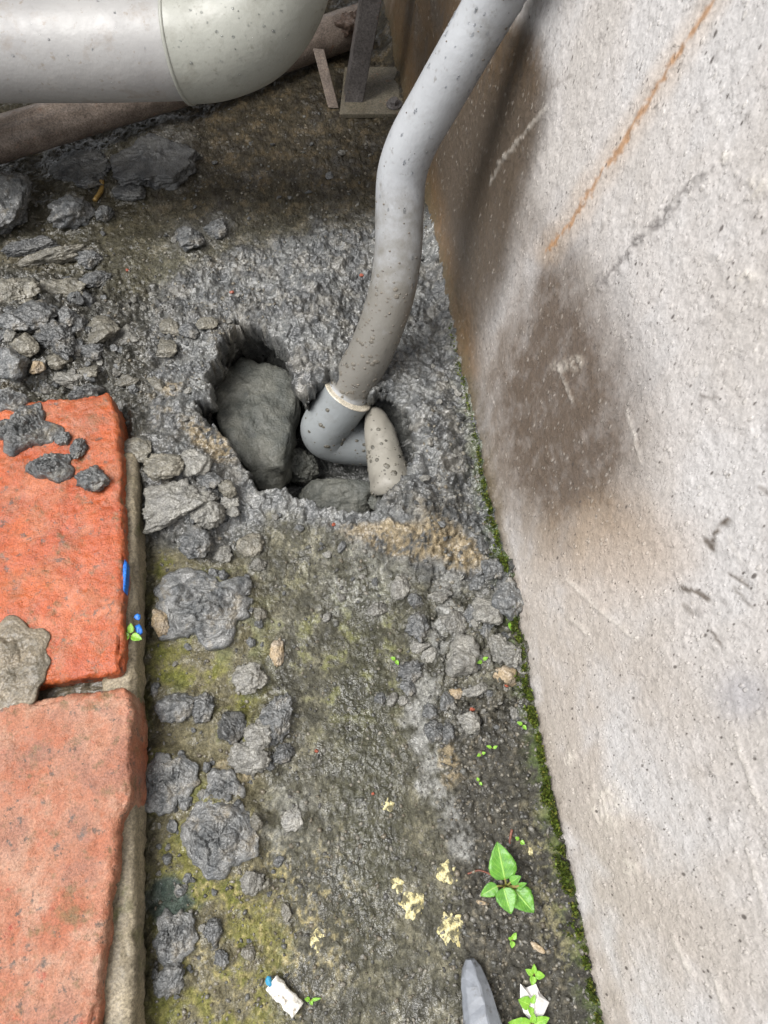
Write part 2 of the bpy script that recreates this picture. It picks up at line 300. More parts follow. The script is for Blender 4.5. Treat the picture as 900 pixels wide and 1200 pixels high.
# u, v, width, height (px), turn, thickness ratio, kind, facets, roughness, lumpiness, label
ROCKS = [
 (180, 190, 100, 76, -28, .5, 'l', 8, .10, 0, 'large flat charcoal slab tilted under the waste pipe'),
 (98, 195, 74, 56, -8, .35, 'l', 8, .14, .05, 'thin dark slab left of the large tilted slab, below the brown tube'),
 (104, 216, 34, 16, 8, .6, 'c', 9, .15, .1, 'small wet lump against the short yellow stem'),
 (150, 225, 38, 20, 14, .6, 'l', 9, .12, .05, 'small dark wedge under the edge of the large tilted slab'),
 (8, 245, 66, 98, 14, .6, 'c', 9, .12, .1, 'big dark rock cut by the left edge below the brown tube'),
 (86, 248, 56, 46, 0, .65, 'c', 12, .2, .25, 'rounded dark mud clod in the shallow puddle below the thin slab'),
 (122, 252, 22, 22, 0, .7, 'c', 9, .2, .2, 'little wet clod touching the rounded puddle clod'),
 (34, 288, 66, 20, -4, .6, 'l', 8, .15, .1, 'dark flat bar lying above the long tan-grey flake'),
 (66, 300, 102, 18, -7, .55, 'm', 8, .15, .1, 'long thin grey-brown flake lying flat on the far mud'),
 (104, 303, 30, 26, 20, .6, 'c', 9, .2, .2, 'wet clod at the right end of the long flake'),
 (16, 344, 62, 50, 0, .5, 'm', 10, .16, .1, 'muddy stone at the left edge under the long flake'),
 (72, 342, 62, 40, 10, .5, 'm', 9, .14, .1, 'broad muddy stone in the heap right of the left-edge stone'),
 (114, 329, 38, 24, -4, .6, 'c', 9, .2, .1, 'isolated pointed grey clod right of the rubble heap'),
 (222, 280, 38, 32, 10, .55, 'c', 9, .22, .15, 'left one of two dark clods side by side on the brown mud'),
 (256, 268, 28, 26, -30, .55, 'c', 9, .22, .15, 'right one of two dark clods side by side on the brown mud'),
 (16, 378, 40, 30, 14, .6, 'c', 9, .15, .1, 'dark stone at left edge between two muddy stones'),
 (42, 372, 48, 42, 20, .6, 'c', 10, .2, .2, 'wet dark lump in the middle of the left rubble heap'),
 (78, 372, 28, 30, 0, .6, 'c', 9, .2, .2, 'dark lump beside the gap in the rubble heap'),
 (92, 384, 24, 34, 20, .6, 'c', 9, .15, .1, 'upright dark lump next to the twin flat stones'),
 (66, 396, 62, 44, 30, .5, 'c', 10, .22, .2, 'craggy wet lump above the brown pebble'),
 (28, 404, 28, 42, -42, .6, 'm', 9, .1, .0, 'long oval grey stone leaning in the left heap'),
 (14, 424, 44, 44, 24, .7, 'c', 9, .12, .05, 'shiny blue-black stone at the left edge above the brick'),
 (43, 430, 20, 20, 0, .8, 't', 10, .08, 0, 'small rounded brown pebble in the left heap'),
 (66, 422, 34, 24, 16, .6, 'm', 9, .12, .05, 'smooth grey stone right of the brown pebble'),
 (88, 408, 26, 30, -10, .5, 'c', 9, .2, .2, 'dark clod right of the craggy lump'),
 (120, 388, 42, 48, 36, .35, 'm', 8, .14, .05, 'left one of twin flat grey stones sunk in mud'),
 (150, 394, 40, 30, 14, .4, 's', 9, .1, .0, 'right one of twin flat grey stones sunk in mud'),
 (108, 412, 26, 24, 0, .6, 'c', 9, .2, .2, 'clod below the twin flat stones'),
 (80, 444, 40, 22, 24, .6, 's', 9, .15, .1, 'pale lump just beyond the far end of the orange brick'),
 (104, 436, 30, 18, 0, .6, 'm', 9, .15, .1, 'small grey stone second from the brown pebble'),
 (118, 448, 24, 32, 10, .55, 'm', 9, .15, .1, 'upright grey lump beyond the brick corner'),
 (100, 460, 36, 20, -10, .6, 'c', 10, .25, .3, 'wet clod behind the brick edge'),
 (50, 450, 40, 26, 10, .6, 'c', 10, .25, .3, 'dark clod between brick and shiny blue-black stone'),
 (150, 446, 30, 16, 0, .5, 'm', 9, .15, .1, 'flat muddy flake right of the brick corner'),
 (200, 383, 24, 30, -10, .35, 'm', 9, .1, 0, 'left oval flat stone pressed into the mud above the hole'),
 (222, 386, 28, 26, 10, .35, 'c', 9, .16, .1, 'dark flat stone between two oval ones above the hole'),
 (243, 380, 26, 18, 0, .4, 'm', 9, .1, 0, 'right oval flat stone pressed into the mud above the hole'),
 (194, 408, 28, 32, 6, .35, 'm', 9, .14, .1, 'flat grey stone below the left oval stone'),
 (186, 452, 36, 13, 44, .5, 'm', 8, .1, 0, 'narrow slanting flake on the mud beyond the brick'),
 (158, 528, 44, 36, 14, .3, 'm', 7, .08, 0, 'flat square-edged brownish flake against the side of the brick'),
 (188, 545, 54, 40, 10, .5, 'm', 10, .15, .1, 'grey lump between the flat flake and the hole'),
 (226, 542, 44, 36, 30, .5, 's', 8, .14, .05, 'angular grey stone beside the sandy patch left of the hole'),
 (246, 562, 34, 22, 28, .6, 'c', 8, .12, .05, 'dark angular stone on the left lip of the hole'),
 (266, 572, 26, 22, 20, .6, 'm', 9, .15, .1, 'small grey stone on the hole lip below the sandy patch'),
 (200, 594, 108, 60, -4, .42, 's', 10, .14, .12, 'largest grey stone, overhanging the mossy strip beside the brick'),
 (242, 602, 40, 38, 40, .55, 's', 9, .2, .15, 'knobbly stone at the right end of the largest grey stone'),
 (268, 588, 24, 16, 0, .6, 's', 9, .12, .05, 'pale little stone below the dark angular lip stone'),
 (274, 600, 19, 15, 12, .7, 's', 10, .06, 0, 'smooth pale pebble left below the hole'),
 (232, 634, 40, 42, 10, .6, 'c', 9, .2, .15, 'blue-black jagged clod under the overhanging grey stone'),
 (262, 650, 26, 22, -20, .6, 's', 9, .15, .1, 'pale knob on the muddy edge below the smooth pebble'),
 (292, 640, 30, 34, 40, .4, 'm', 9, .12, .05, 'flat oval stone half sunk next to the round pale pebble'),
 (302, 660, 20, 16, 10, .8, 's', 10, .1, 0, 'round pale pebble lying alone on the wet concrete'),
 (240, 712, 104, 84, -6, .38, 'c', 9, .26, .42, 'wide folded pat of wet grey clay on the moss'),
 (190, 692, 20, 16, 10, .7, 'c', 9, .2, .1, 'small dark clod at the upper left of the clay pat'),
 (189, 726, 22, 38, -6, .6, 't', 9, .16, .1, 'upright tan stone between kerb and clay pat'),
 (303, 719, 17, 21, -10, .5, 'm', 10, .08, 0, 'small oval pebble ringed by water right of the clay pat'),
 (324, 766, 18, 34, 8, .6, 't', 8, .14, .05, 'narrow pale angular stone standing on the dark concrete'),
 (292, 794, 42, 38, 20, .75, 's', 10, .15, .1, 'cube-like bluish grey stone on the moss'),
 (206, 825, 48, 40, 8, .65, 'c', 14, .12, .1, 'rounded dark grey stone on yellow moss by the kerb'),
 (238, 830, 26, 36, 24, .6, 'c', 9, .2, .2, 'knobbly dark lump joined to the rounded dark stone'),
 (180, 808, 11, 20, 0, .6, 'c', 9, .1, .1, 'tiny dark stone tight against the mortar kerb'),
 (270, 853, 40, 40, 24, .7, 'c', 10, .12, .1, 'glossy blue-grey stone right of the yellow moss'),
 (305, 862, 40, 36, 30, .55, 's', 10, .2, .2, 'grey lump next to the glossy blue-grey stone'),
 (322, 842, 40, 66, 24, .4, 'c', 9, .2, .22, 'long smeared clay ridge on the middle concrete'),
 (330, 884, 30, 24, -30, .5, 'c', 9, .2, .2, 'dark clay end below the smeared ridge'),
 (294, 892, 54, 38, 24, .5, 's', 8, .18, .12, 'pale sandy grey stone below the glossy pair'),
 (260, 925, 46, 44, 66, .45, 'c', 9, .24, .32, 'upper lobe of the smeared clay heap on the moss'),
 (258, 980, 84, 82, 30, .36, 'c', 9, .24, .38, 'broad ridged clay heap in the lower left'),
 (196, 915, 62, 62, 40, .32, 'c', 9, .26, .42, 'crumbling dark clay smear along the kerb foot'),
 (296, 1032, 28, 30, 0, .7, 's', 10, .14, .1, 'round grey stone just below the broad clay heap'),
 (313, 1036, 13, 12, 0, .7, 'm', 9, .1, 0, 'tiny pebble touching the round grey stone'),
 (202, 1096, 46, 52, 10, .45, 'c', 9, .26, .42, 'dark clay clump below the teal stain'),
 (200, 1150, 40, 36, -20, .5, 'c', 9, .18, .2, 'dark split clod at the bottom left by the kerb'),
 (252, 1092, 26, 32, 10, .6, 'c', 9, .16, .15, 'upper clod of the pair on the lower moss'),
 (258, 1124, 20, 20, 0, .6, 'c', 9, .16, .15, 'lower clod of the pair on the lower moss'),
 (337, 1070, 13, 22, -14, .6, 'm', 10, .06, 0, 'slim oval pebble on the lower concrete'),
 (290, 1118, 18, 18, 0, .4, 'm', 9, .15, .1, 'faint flat pebble right of the lower clod pair'),
 (344, 958, 26, 30, 34, .3, 's', 9, .16, .1, 'flat pale flake half sunk in the middle concrete'),
 (302, 962, 18, 20, 0, .5, 'm', 9, .14, .1, 'small stone right of the broad clay heap'),
 # right-hand heap
 (470, 688, 22, 34, 28, .6, 's', 8, .12, .05, 'long slanted stone at the left end of the right-hand rubble'),
 (486, 705, 21, 19, 30, .7, 'c', 8, .12, .05, 'small bluish block below the slanted stone'),
 (490, 735, 28, 36, 10, .6, 'c', 10, .18, .15, 'wrinkled grey clod in the column of rubble'),
 (492, 757, 26, 16, -8, .6, 's', 9, .14, .1, 'flat grey stone under the wrinkled clod'),
 (502, 768, 22, 18, -20, .5, 's', 9, .14, .1, 'pale stone lying on the light smear'),
 (481, 786, 28, 28, 16, .6, 'c', 10, .24, .25, 'spiky grey clod beside the two-leaf sprout'),
 (478, 806, 20, 18, 16, .6, 'c', 9, .16, .1, 'angular clod below the spiky one'),
 (446, 820, 16, 16, 0, .6, 'c', 9, .14, .1, 'dark left pebble of a row of three on the concrete'),
 (459, 820, 15, 16, 0, .6, 's', 9, .14, .1, 'pale middle pebble of a row of three on the concrete'),
 (473, 821, 14, 12, 0, .6, 's', 9, .14, .1, 'right pebble of a row of three on the concrete'),
 (441, 713, 24, 18, -20, .5, 's', 9, .18, .1, 'pale crumb-edged stone on the upper concrete'),
 (566, 640, 18, 26, -10, .6, 'c', 10, .16, .1, 'upper clod of the chain along the wall moss'),
 (578, 668, 34, 26, 10, .6, 'c', 10, .2, .2, 'second clod of the chain along the wall moss'),
 (596, 698, 44, 52, -8, .6, 'c', 12, .18, .15, 'large blue-grey clod pressed against the wall moss'),
 (560, 684, 26, 22, 0, .6, 'c', 9, .2, .2, 'dark clod left of the large blue-grey one'),
 (572, 716, 38, 32, 24, .65, 's', 8, .12, .05, 'pale wedge-shaped stone beside the green sprouts'),
 (554, 722, 26, 28, 0, .6, 'c', 9, .18, .15, 'dark clod behind the pale wedge stone'),
 (568, 738, 28, 22, 0, .6, 'c', 9, .18, .15, 'bluish clod below the pale wedge stone'),
 (532, 728, 26, 36, -12, .6, 's', 9, .16, .1, 'rough upright stone left of the dark clods'),
 (586, 762, 34, 38, 6, .65, 's', 9, .15, .1, 'grey block at the right of the rubble near the wall'),
 (600, 766, 30, 30, 20, .65, 's', 9, .15, .1, 'angular pale grey stone nearest the mossy wall foot'),
 (542, 770, 50, 50, -24, .6, 's', 12, .1, .05, 'big round pitted pale stone in the right-hand rubble'),
 (594, 792, 38, 28, 14, .5, 't', 7, .08, 0, 'tan angular stone with a pinkish top near the wall'),
 (612, 783, 16, 16, 0, .6, 's', 9, .14, .1, 'small pale stone right of the tan angular one'),
 (534, 812, 26, 14, 18, .5, 't', 8, .14, .1, 'thin tan splinter under the round pitted stone'),
 (558, 808, 34, 14, -10, .5, 's', 9, .14, .1, 'low ridge of pale grit below the round pitted stone'),
 (548, 846, 28, 30, -20, .65, 's', 10, .12, .05, 'rounded grey stone below the orange chip'),
 (508, 858, 24, 26, 0, .6, 'c', 10, .2, .2, 'left clod of the lowest rubble pair'),
 (524, 860, 18, 28, 10, .6, 'c', 10, .2, .2, 'right clod of the lowest rubble pair'),
 (522, 822, 20, 22, 0, .6, 'c', 9, .16, .1, 'dark clod beside the thin tan splinter'),
 (604, 836, 14, 24, -30, .5, 's', 8, .12, .05, 'slim pale sliver near the wall moss'),
 (504, 835, 18, 22, 0, .6, 'c', 9, .18, .1, 'clod above the lowest rubble pair'),
 (515, 700, 26, 14, 20, .5, 's', 8, .14, .1, 'splinter beside the slanted stone'),
 # clods on the brick
 (28, 505, 62, 58, 20, .55, 'c', 10, .26, .38, 'big blurred mud clump on the far end of the orange brick'),
 (60, 548, 46, 36, 16, .55, 'c', 10, .22, .3, 'smeared mud clump in front of the big one on the brick'),
 (74, 516, 20, 22, 0, .5, 'c', 9, .22, .25, 'small mud crumb in the middle of the brick clods'),
 (90, 528, 22, 32, 24, .5, 'c', 9, .22, .25, 'slanting mud crumb on the brick'),
 (110, 560, 40, 32, 30, .6, 'c', 10, .18, .2, 'separate oval mud clod on the brick near its right edge'),
 (10, 470, 40, 30, 0, .6, 'c', 10, .22, .3, 'mud clump on the farthest corner of the brick at the left edge'),
 # in the hole
]
# ------------------------------------------------------------------ ground sheet
dx = .00125
gx = np.concatenate([[-40, -10, -3, -1.2, -.8, -.6, -.5], np.arange(-.42, -.13, dx), np.arange(-.13, .065, .0008), np.arange(.065, .165, dx), [.2, .3, .5, 1.5, 10, 40]])
gy = np.concatenate([[-40, -10, -3, -1, -.5, -.3, -.2], np.arange(-.15, .25, dx), np.arange(.25, .46, .0009), np.arange(.46, .62, dx), np.arange(.62, 1.02, dx * 1.5), [1.06, 1.12, 1.25, 1.5, 2.2, 5, 12, 40]])
HOLE = [(284, 388), (315, 400), (338, 428), (345, 462), (357, 480), (372, 470), (385, 455), (412, 468), (432, 474), (456, 470), (478, 498), (484, 545), (474, 572), (446, 588), (436, 606), (374, 598), (335, 581), (300, 574), (282, 541), (265, 516), (236, 498), (236, 483), (252, 476), (250, 446), (264, 412)]
MUD = [(-60, 300), (60, 330), (160, 350), (250, 300), (330, 275), (430, 262), (515, 255), (548, 430), (600, 640), (640, 760), (560, 700), (470, 670), (380, 622), (310, 606), (262, 655), (160, 640), (120, 470), (-60, 490)]
def ground_fn(x, y, full=True):
    u, v = proj(x, y, np.zeros_like(x))
    w1 = fbm2(x * 35, y * 35, 11, 3); w2 = fbm2(x * 140, y * 140, 14, 3); w3 = fbm2(x * 9, y * 9, 17, 3)
    uu = u + w1 * 16 + w2 * 9; vv = v + fbm2(x * 35 + 50, y * 35, 12, 3) * 16 + fbm2(x * 140 + 50, y * 140, 15, 3) * 9
    mud = ss(-14, 16, polysd(uu, vv, MUD))
    hs_ = polysd(u + w1 * 7 + w2 * 8, v + fbm2(x * 35 + 9, y * 35, 13, 3) * 7 + fbm2(x * 140 + 9, y * 140, 16, 3) * 8, HOLE)
    smr = ss(.12, -.18, fbm2(x * 20 + 31, y * 20 + 5, 58, 3) + .3 * w2)
    # heights -------------------------------------------------------------
    hgt = .0025 * w3 + .0011 * w1 + .0006 * w2
    f1, f2, cid = worley(x * 210 + w2 * .6, y * 210, 21)
    f1b, f2b, cidb = worley(x * 95 + w2 * .5, y * 95 + w1 * .4, 25)
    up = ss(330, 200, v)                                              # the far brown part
    soil = ss(-10, 22, polysd(uu, vv, [(520, 820), (600, 800), (650, 860), (760, 1260), (560, 1260), (520, 1010)]))
    conc = np.clip(1 - mud, 0, 1)
    dome = np.clip(1 - (f1 / .75)**2, 0, 1); domeb = np.clip(1 - (f1b / .8)**2, 0, 1)
    pick = ss(.25, .6, RV[cid, 2]); pickb = ss(.3, .8, RV[cidb, 2])
    lumps = .0042 * domeb * pickb * (.35 + .9 * ss(-.25, .3, w1)) + .0017 * dome * pick * (1 - .85 * smr)
    crack = np.abs(fbm2(x * 60, y * 60, 31, 4)); folds = .0030 * (1 - ss(0, .22, crack))
    def chunks(f, sd, hh, tl):
        c1, c2, ci, ex, ey = worley(x * f + w2 * .35 + w1 * .5, y * f + fbm2(x * 140 + 50, y * 140, 15, 2) * .35, sd, True)
        return (RV[ci, 0] - .4) * hh + ((RV[ci, 1] - .5) * ex + (RV[ci, 2] - .5) * ey) * tl - hh * .9 * ss(.10, .0, c2 - c1)
    chk = ss(-.15, .25, fbm2(x * 16 + 7, y * 16, 43, 3)); heap = np.maximum(ss(1.2, .6, blob(uu, vv, (70, 400), (170, 110))), ss(1.15, .6, blob(uu, vv, (555, 730), (75, 170), -12)))
    hcl = 1 - ss(-6, 4, hs_)
    hgt = hgt + hcl * np.maximum(mud * (.35 + .65 * chk), heap) * (1 - .5 * up) * (chunks(62, 45, .0058, .013) * (.35 + .65 * heap) + (1 - .85 * smr) * chunks(140, 47, .0014, .004)) + np.clip(1 - mud, 0, 1) * chunks(230, 49, .0005, .0016)
    hgt = hgt + mud * (lumps + folds * .8 + .006 * ss(0, 60, polysd(uu, vv, MUD)))
    hgt = hgt + conc * (.0009 * dome * pick + .0006 * fbm2(x * 420, y * 420, 33, 3)) + soil * (.0022 * dome + .0012 * fbm2(x * 300, y * 300, 35, 3))
    hgt = hgt + up * (.0035 * fbm2(x * 22, y * 22, 37, 4) + .0016 * domeb * pickb)
    # raised lip round the hole, the tongue of mud beside the pipe, heaps at left
    hgt = hgt + .007 * ss(-70, -6, hs_) * ss(8, -6, hs_)
    hgt = hgt + .016 * ss(1.25, .2, blob(uu, vv, (372, 395), (55, 85), -20)) + .006 * ss(1, .2, blob(uu, vv, (400, 320), (90, 60)))
    hgt = hgt + .014 * ss(1.2, .2, blob(uu, vv, (505, 560), (45, 110), 10)) + .010 * ss(1.2, .2, blob(uu, vv, (500, 630), (90, 40)))
    hgt = hgt + .012 * ss(1.2, .1, blob(uu, vv, (190, 540), (90, 80))) + .016 * ss(1.1, .1, blob(uu, vv, (30, 430), (150, 110)))
    hgt = hgt + .006 * ss(1.2, .2, blob(uu, vv, (545, 760), (90, 130), -12))
    # the hole itself
    deep = .105 - .062 * ss(428, 455, u) - .0 * x
    hole = np.clip((hs_ + 3) / 20, 0, 1); hole = np.where(hole > .8, .8 + .2 * ss(.8, 1, hole), hole)
    wallrough = .004 * fbm2(x * 55, y * 55 + 9, 41, 4) * hole
    hgt = hgt * (1 - hole * .8) - hole * deep + wallrough
    # fillet against wall foot
    hgt = hgt + .012 * ss(XW - .016, XW + .004, x + .004 * w1)
    SK = np.zeros_like(hgt)
    for r in ROCKS:
        if r[1] < 575 and r[0] < 125 and r[1] > 462: continue
        m_ = (np.abs(u - r[0]) < max(r[2], r[3]) * 1.1 + 14) & (np.abs(v - r[1]) < max(r[2], r[3]) * 1.1 + 14)
        if not m_.any(): continue
        k_ = ss(1.55, .75, blob(uu[m_] * .6 + u[m_] * .4, vv[m_] * .6 + v[m_] * .4, r[:2], (r[2] / 2 + 2, r[3] / 2 + 2), r[4])); SK[m_] = np.maximum(SK[m_], k_); hgt[m_] += k_ * (1 - hole[m_]) * min(r[2], r[3]) * .000095
    # colours (albedo only) -------------------------------------------------
    big = fbm2(x * 18, y * 18, 51, 4); mid = fbm2(x * 60 + 3, y * 60, 52, 4); fin = fbm2(x * 260, y * 260, 54, 3)
    C = np.ones(x.shape + (3,)) * lin(82, 80, 67)
    C = mixc(C, lin(118, 114, 96), ss(.0, .35, mid + .5 * fin) * .7)
    C = mixc(C, lin(66, 65, 56), ss(.05, .4, -mid + .4 * big) * .6)
    dk = ss(1.1, .3, blob(uu, vv, (430, 900), (60, 330)))           # wetter olive channel
    C = mixc(C, lin(60, 60, 44), dk * .75)
    mossz = ss(-18, 40, polysd(uu + big * 40, vv, [(150, 620), (250, 640), (330, 700), (325, 860), (300, 960), (350, 1090), (330, 1260), (150, 1260)]))
    mossn = ss(-.12, .22, big + .7 * mid + .25 * fin)
    C = mixc(C, lin(124, 116, 86), mossz * .55)
    C = mixc(C, lin(116, 114, 56), mossz * mossn * .85)
    C = mixc(C, lin(84, 88, 32), mossz * ss(.12, .4, mid + .5 * big) * .7)
    m2 = ss(.05, .4, mid + .4 * big + .3 * fin) * ss(1.1, .4, blob(uu, vv, (400, 760), (110, 120)))
    C = mixc(C, lin(104, 106, 60), m2 * .6)
    tan = ss(.1, .4, fin + .5 * mid) * ss(1.2, .5, blob(uu, vv, (300, 1080), (130, 140)))
    C = mixc(C, lin(150, 138, 98), tan * .7)
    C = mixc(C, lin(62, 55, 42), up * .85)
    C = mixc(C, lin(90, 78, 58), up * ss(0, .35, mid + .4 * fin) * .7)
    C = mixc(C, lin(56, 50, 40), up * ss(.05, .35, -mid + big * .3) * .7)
    C = mixc(C, lin(66, 64, 58), soil * .85)
    C = mixc(C, lin(104, 98, 84), soil * ss(.15, .45, fin + .4 * mid) * .7)
    C = mixc(C, lin(132, 126, 96), ss(1.1, .5, blob(uu, vv, (655, 1040), (40, 130), -12)) * ss(-.05, .25, fin + mid) * .7)
    mc = mixc(np.ones(x.shape + (3,)) * lin(94, 94, 92), lin(124, 122, 116), ss(-.1, .35, mid + .5 * fin))
    mc = mixc(mc, lin(112, 102, 82), ss(.0, .35, big + .3 * fin) * ss(330, 200, u) * .9)
    mc = mixc(mc, lin(118, 120, 119), smr * .6)
    mc = mixc(mc, lin(88, 90, 91), ss(.02, .3, -mid + .3 * big) * .7)
    C = C * (1 - mud[..., None]) + mc * mud[..., None]
    C = mixc(C, lin(86, 86, 83), SK * .75 * ss(-.3, .2, mid + fin) * (.4 + .6 * ss(900, 500, v)))
    hole_c = ss(-2, 12, hs_); C = mixc(C, lin(84, 85, 82), hole_c * .8)
    pale = ss(14, 0, lined(uu, vv, [(525, 690), (520, 740), (500, 800), (488, 850), (505, 920), (530, 970), (545, 995)]) - 6)
    C = mixc(C, lin(138, 138, 134), pale * .8 * ss(-.35, .1, mid + .3 * fin))
    g = ss(1.1, .5, blob(uu, vv, (300, 740), (60, 60))) * .3 + ss(1.1, .3, blob(uu, vv, (420, 680), (70, 50))) * .6 + ss(1.1, .3, blob(uu, vv, (340, 960), (50, 60))) * .6
    C = mixc(C, lin(124, 124, 118), g * ss(-.2, .2, mid + .4 * fin))
    for c, r, ro, k in (((485, 645), (85, 16), 14, .9), ((520, 640), (45, 20), 40, .8), ((548, 655), (20, 18), 60, .9), ((248, 530), (34, 15), 42, .9), ((205, 465), (18, 9), 10, .8), ((525, 895), (14, 30), 0, .7), ((280, 900), (30, 20), 0, .5), ((40, 305), (50, 22), 0, .3)):
        C = mixc(C, lin(150, 135, 107), ss(1.2, .6, blob(u + w1 * 14 + w2 * 8, v + mid * 12, c, r, ro)) * k * ss(-.55, .1, fin + mid * .8))
    C = mixc(C, lin(58, 74, 74), ss(1.15, .75, blob(uu, vv, (198, 1058), (30, 32))) * .85)
    edge = ss(.02, .0, XW - x + .006 * w1)
    C = mixc(C, lin(70, 86, 36), edge * ss(380, 620, v) * ss(-.25, .15, mid + fin * .4) * .9)
    C = mixc(C, lin(60, 56, 40), ss(.012, 0, x - XK + .004 * w1) * .6)
    C = C * (1 + .34 * fin + .25 * mid)[..., None] * (.88 + .3 * RV[cid, 1] * (conc * .6 + .4))[..., None]
    C = np.clip(C * .70, .008, .8)
    wet = .42 + .45 * mud + .25 * dk - .45 * mossz * mossn - .1 * up - .25 * soil + .3 * w1 + .8 * big
    wet = wet + .35 * smr * mud - .5 * ss(1.2, .6, blob(uu, vv, (500, 640), (100, 40)))
    return hgt, C, np.clip(wet + SK * .25, .05, 1), hole, hs_
X, Y = np.meshgrid(gx, gy)
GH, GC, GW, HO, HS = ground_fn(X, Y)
inn = ss(.02, .0, np.abs(X + .1275) - .29) * ss(.02, 0, np.abs(Y - .435) - .58); GH = GH * inn; GC = GC * inn[..., None] + lin(74, 73, 63) * (1 - inn[..., None]); GW = GW * inn + .4 * (1 - inn)
# undercut the sides of the hole and roughen them sideways
SM = polysd(*proj(X, Y, np.zeros_like(X)), HOLE)
def blur(a_, k):
    for ax in (0, 1):
        for _ in range(3):
            c_ = np.cumsum(np.concatenate([np.repeat(a_.take([0], ax), k + 1, ax), a_, np.repeat(a_.take([-1], ax), k, ax)], ax), ax)
            n_ = a_.shape[ax]; a_ = (c_.take(np.arange(2 * k + 1, 2 * k + 1 + n_), ax) - c_.take(np.arange(n_), ax)) / (2 * k + 1)
    return a_
gyy, gxx = np.gradient(blur(np.clip(SM, -80, 80), 5), gy, gx); gl = np.hypot(gxx, gyy) + 1e-6
und = ss(.05, .45, HO) * ss(1., .8, HO); lip = ss(-16, -2, HS) * (HO < .25)
push = (.019 * und * (1 + .5 * fbm2(X * 40, Y * 40, 77, 2)) + .011 * fbm3(X * 70, Y * 70, GH * 70, 91, 4, .6) * ss(.02, .15, HO) * ss(1., .85, HO) - .0015 * lip * (1 + fbm2(X * 120, Y * 120, 78, 2)))
nz = lambda s_: (fbm3(X * 40, Y * 40, GH * 40, s_, 2) * .003 + fbm3(X * 190, Y * 190, GH * 190, s_ + 3, 2) * .0004) * ss(.02, .2, HO) * ss(1., .9, HO)
XX = X - gxx / gl * push + nz(81); YY = Y - gyy / gl * push + nz(84); ZG = GH
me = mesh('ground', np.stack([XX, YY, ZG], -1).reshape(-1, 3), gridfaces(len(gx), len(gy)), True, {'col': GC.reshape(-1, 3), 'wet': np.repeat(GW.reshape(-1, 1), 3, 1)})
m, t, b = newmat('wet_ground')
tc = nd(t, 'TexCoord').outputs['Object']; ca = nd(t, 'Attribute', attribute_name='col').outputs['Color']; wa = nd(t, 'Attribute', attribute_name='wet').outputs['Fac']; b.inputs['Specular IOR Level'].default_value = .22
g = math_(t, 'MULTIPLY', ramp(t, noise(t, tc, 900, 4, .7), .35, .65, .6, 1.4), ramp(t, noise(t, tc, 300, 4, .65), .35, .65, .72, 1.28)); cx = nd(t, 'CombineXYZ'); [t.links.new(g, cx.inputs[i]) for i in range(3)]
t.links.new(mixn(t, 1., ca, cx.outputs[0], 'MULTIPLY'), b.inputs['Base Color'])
wn = math_(t, 'ADD', wa, ramp(t, noise(t, tc, 110, 4, .65), .3, .7, -.5, .5))
t.links.new(ramp(t, wn, .1, .9, .65, .33), b.inputs['Roughness'])
t.links.new(ramp(t, wn, .3, .9, 0., .9), b.inputs['Coat Weight']); b.inputs['Coat Roughness'].default_value = .07
hh = math_(t, 'ADD', noise(t, tc, 800, 2, .5), math_(t, 'MULTIPLY', noise(t, tc, 320, 2, .5), 2.2))
bump(t, b, hh, .00062, 1., True)
ground = link('ground', me, m); ground['kind'] = 'structure'
def gzs(x, y):
    i = np.clip(np.searchsorted(gx, x) - 1, 0, len(gx) - 2); j = np.clip(np.searchsorted(gy, y) - 1, 0, len(gy) - 2)
    fx = (x - gx[i]) / (gx[i + 1] - gx[i]); fy = (y - gy[j]) / (gy[j + 1] - gy[j])
    return (GH[j, i] * (1 - fx) + GH[j, i + 1] * fx) * (1 - fy) + (GH[j + 1, i] * (1 - fx) + GH[j + 1, i + 1] * fx) * fy
def gz(x, y): return float(gzs(np.array([x]), np.array([y]))[0])
def hit(u, v, dz=0.):
    p = P(u, v, 0)
    for _ in range(4): p = P(u, v, gz(p[0], p[1]) + dz)
    return p

# ------------------------------------------------------------------ rendered wall at the right
wy = np.concatenate([[-3, -1, -.5, -.3], np.arange(-.18, 1.05, .0020), [1.1, 1.2, 1.5, 2, 4]])
wz = np.concatenate([[-.15, -.05], np.arange(-.015, .56, .0020), [.58, .62, .7, .9, 1.2, 1.6]])
Yw, Zw = np.meshgrid(wy, wz)
XF = XW + LEAN * np.maximum(Zw, 0)
u, v = proj(XF, Yw, Zw)
A1 = fbm2(Yw * 14, Zw * 9, 61, 4); A2 = fbm2(Yw * 60, Zw * 40, 63, 4); A3 = fbm2(Yw * 240, Zw * 160, 65, 3)
f1, f2, cid = worley(Yw * 230 + A2 * .5, Zw * 130, 67); f1b, _, cidb = worley(Yw * 260, Zw * 150, 69)
rise = np.clip(1 - (f1 / .55)**2, 0, 1) * (RV[cid, 0] > .62); riseb = np.clip(1 - (f1b / .5)**2, 0, 1) * (RV[cidb, 1] > .72)
D_ = .0012 * A1 + .0003 * A2 + .0002 * A3 + .0006 * rise * (.4 + RV[cid, 2]) + .0004 * riseb
cu, cv = u + A2 * 8, v + A2 * 8
wc = np.ones(u.shape + (3,)) * lin(183, 179, 176)
wc = mixc(wc, lin(175, 170, 165), ss(-.1, .35, A1 + .4 * A2) * .7)
wc = mixc(wc, lin(187, 186, 186), ss(.0, .35, -A1 + .3 * A2) * .5)
tanw = ss(250, 10, lined(cu, cv, [(520, 380), (585, 560), (680, 900), (740, 1200)])) * ss(200, 520, v)
wc = mixc(wc, lin(162, 148, 132), tanw * .4 * ss(-.5, .2, A1 + .5 * A2))
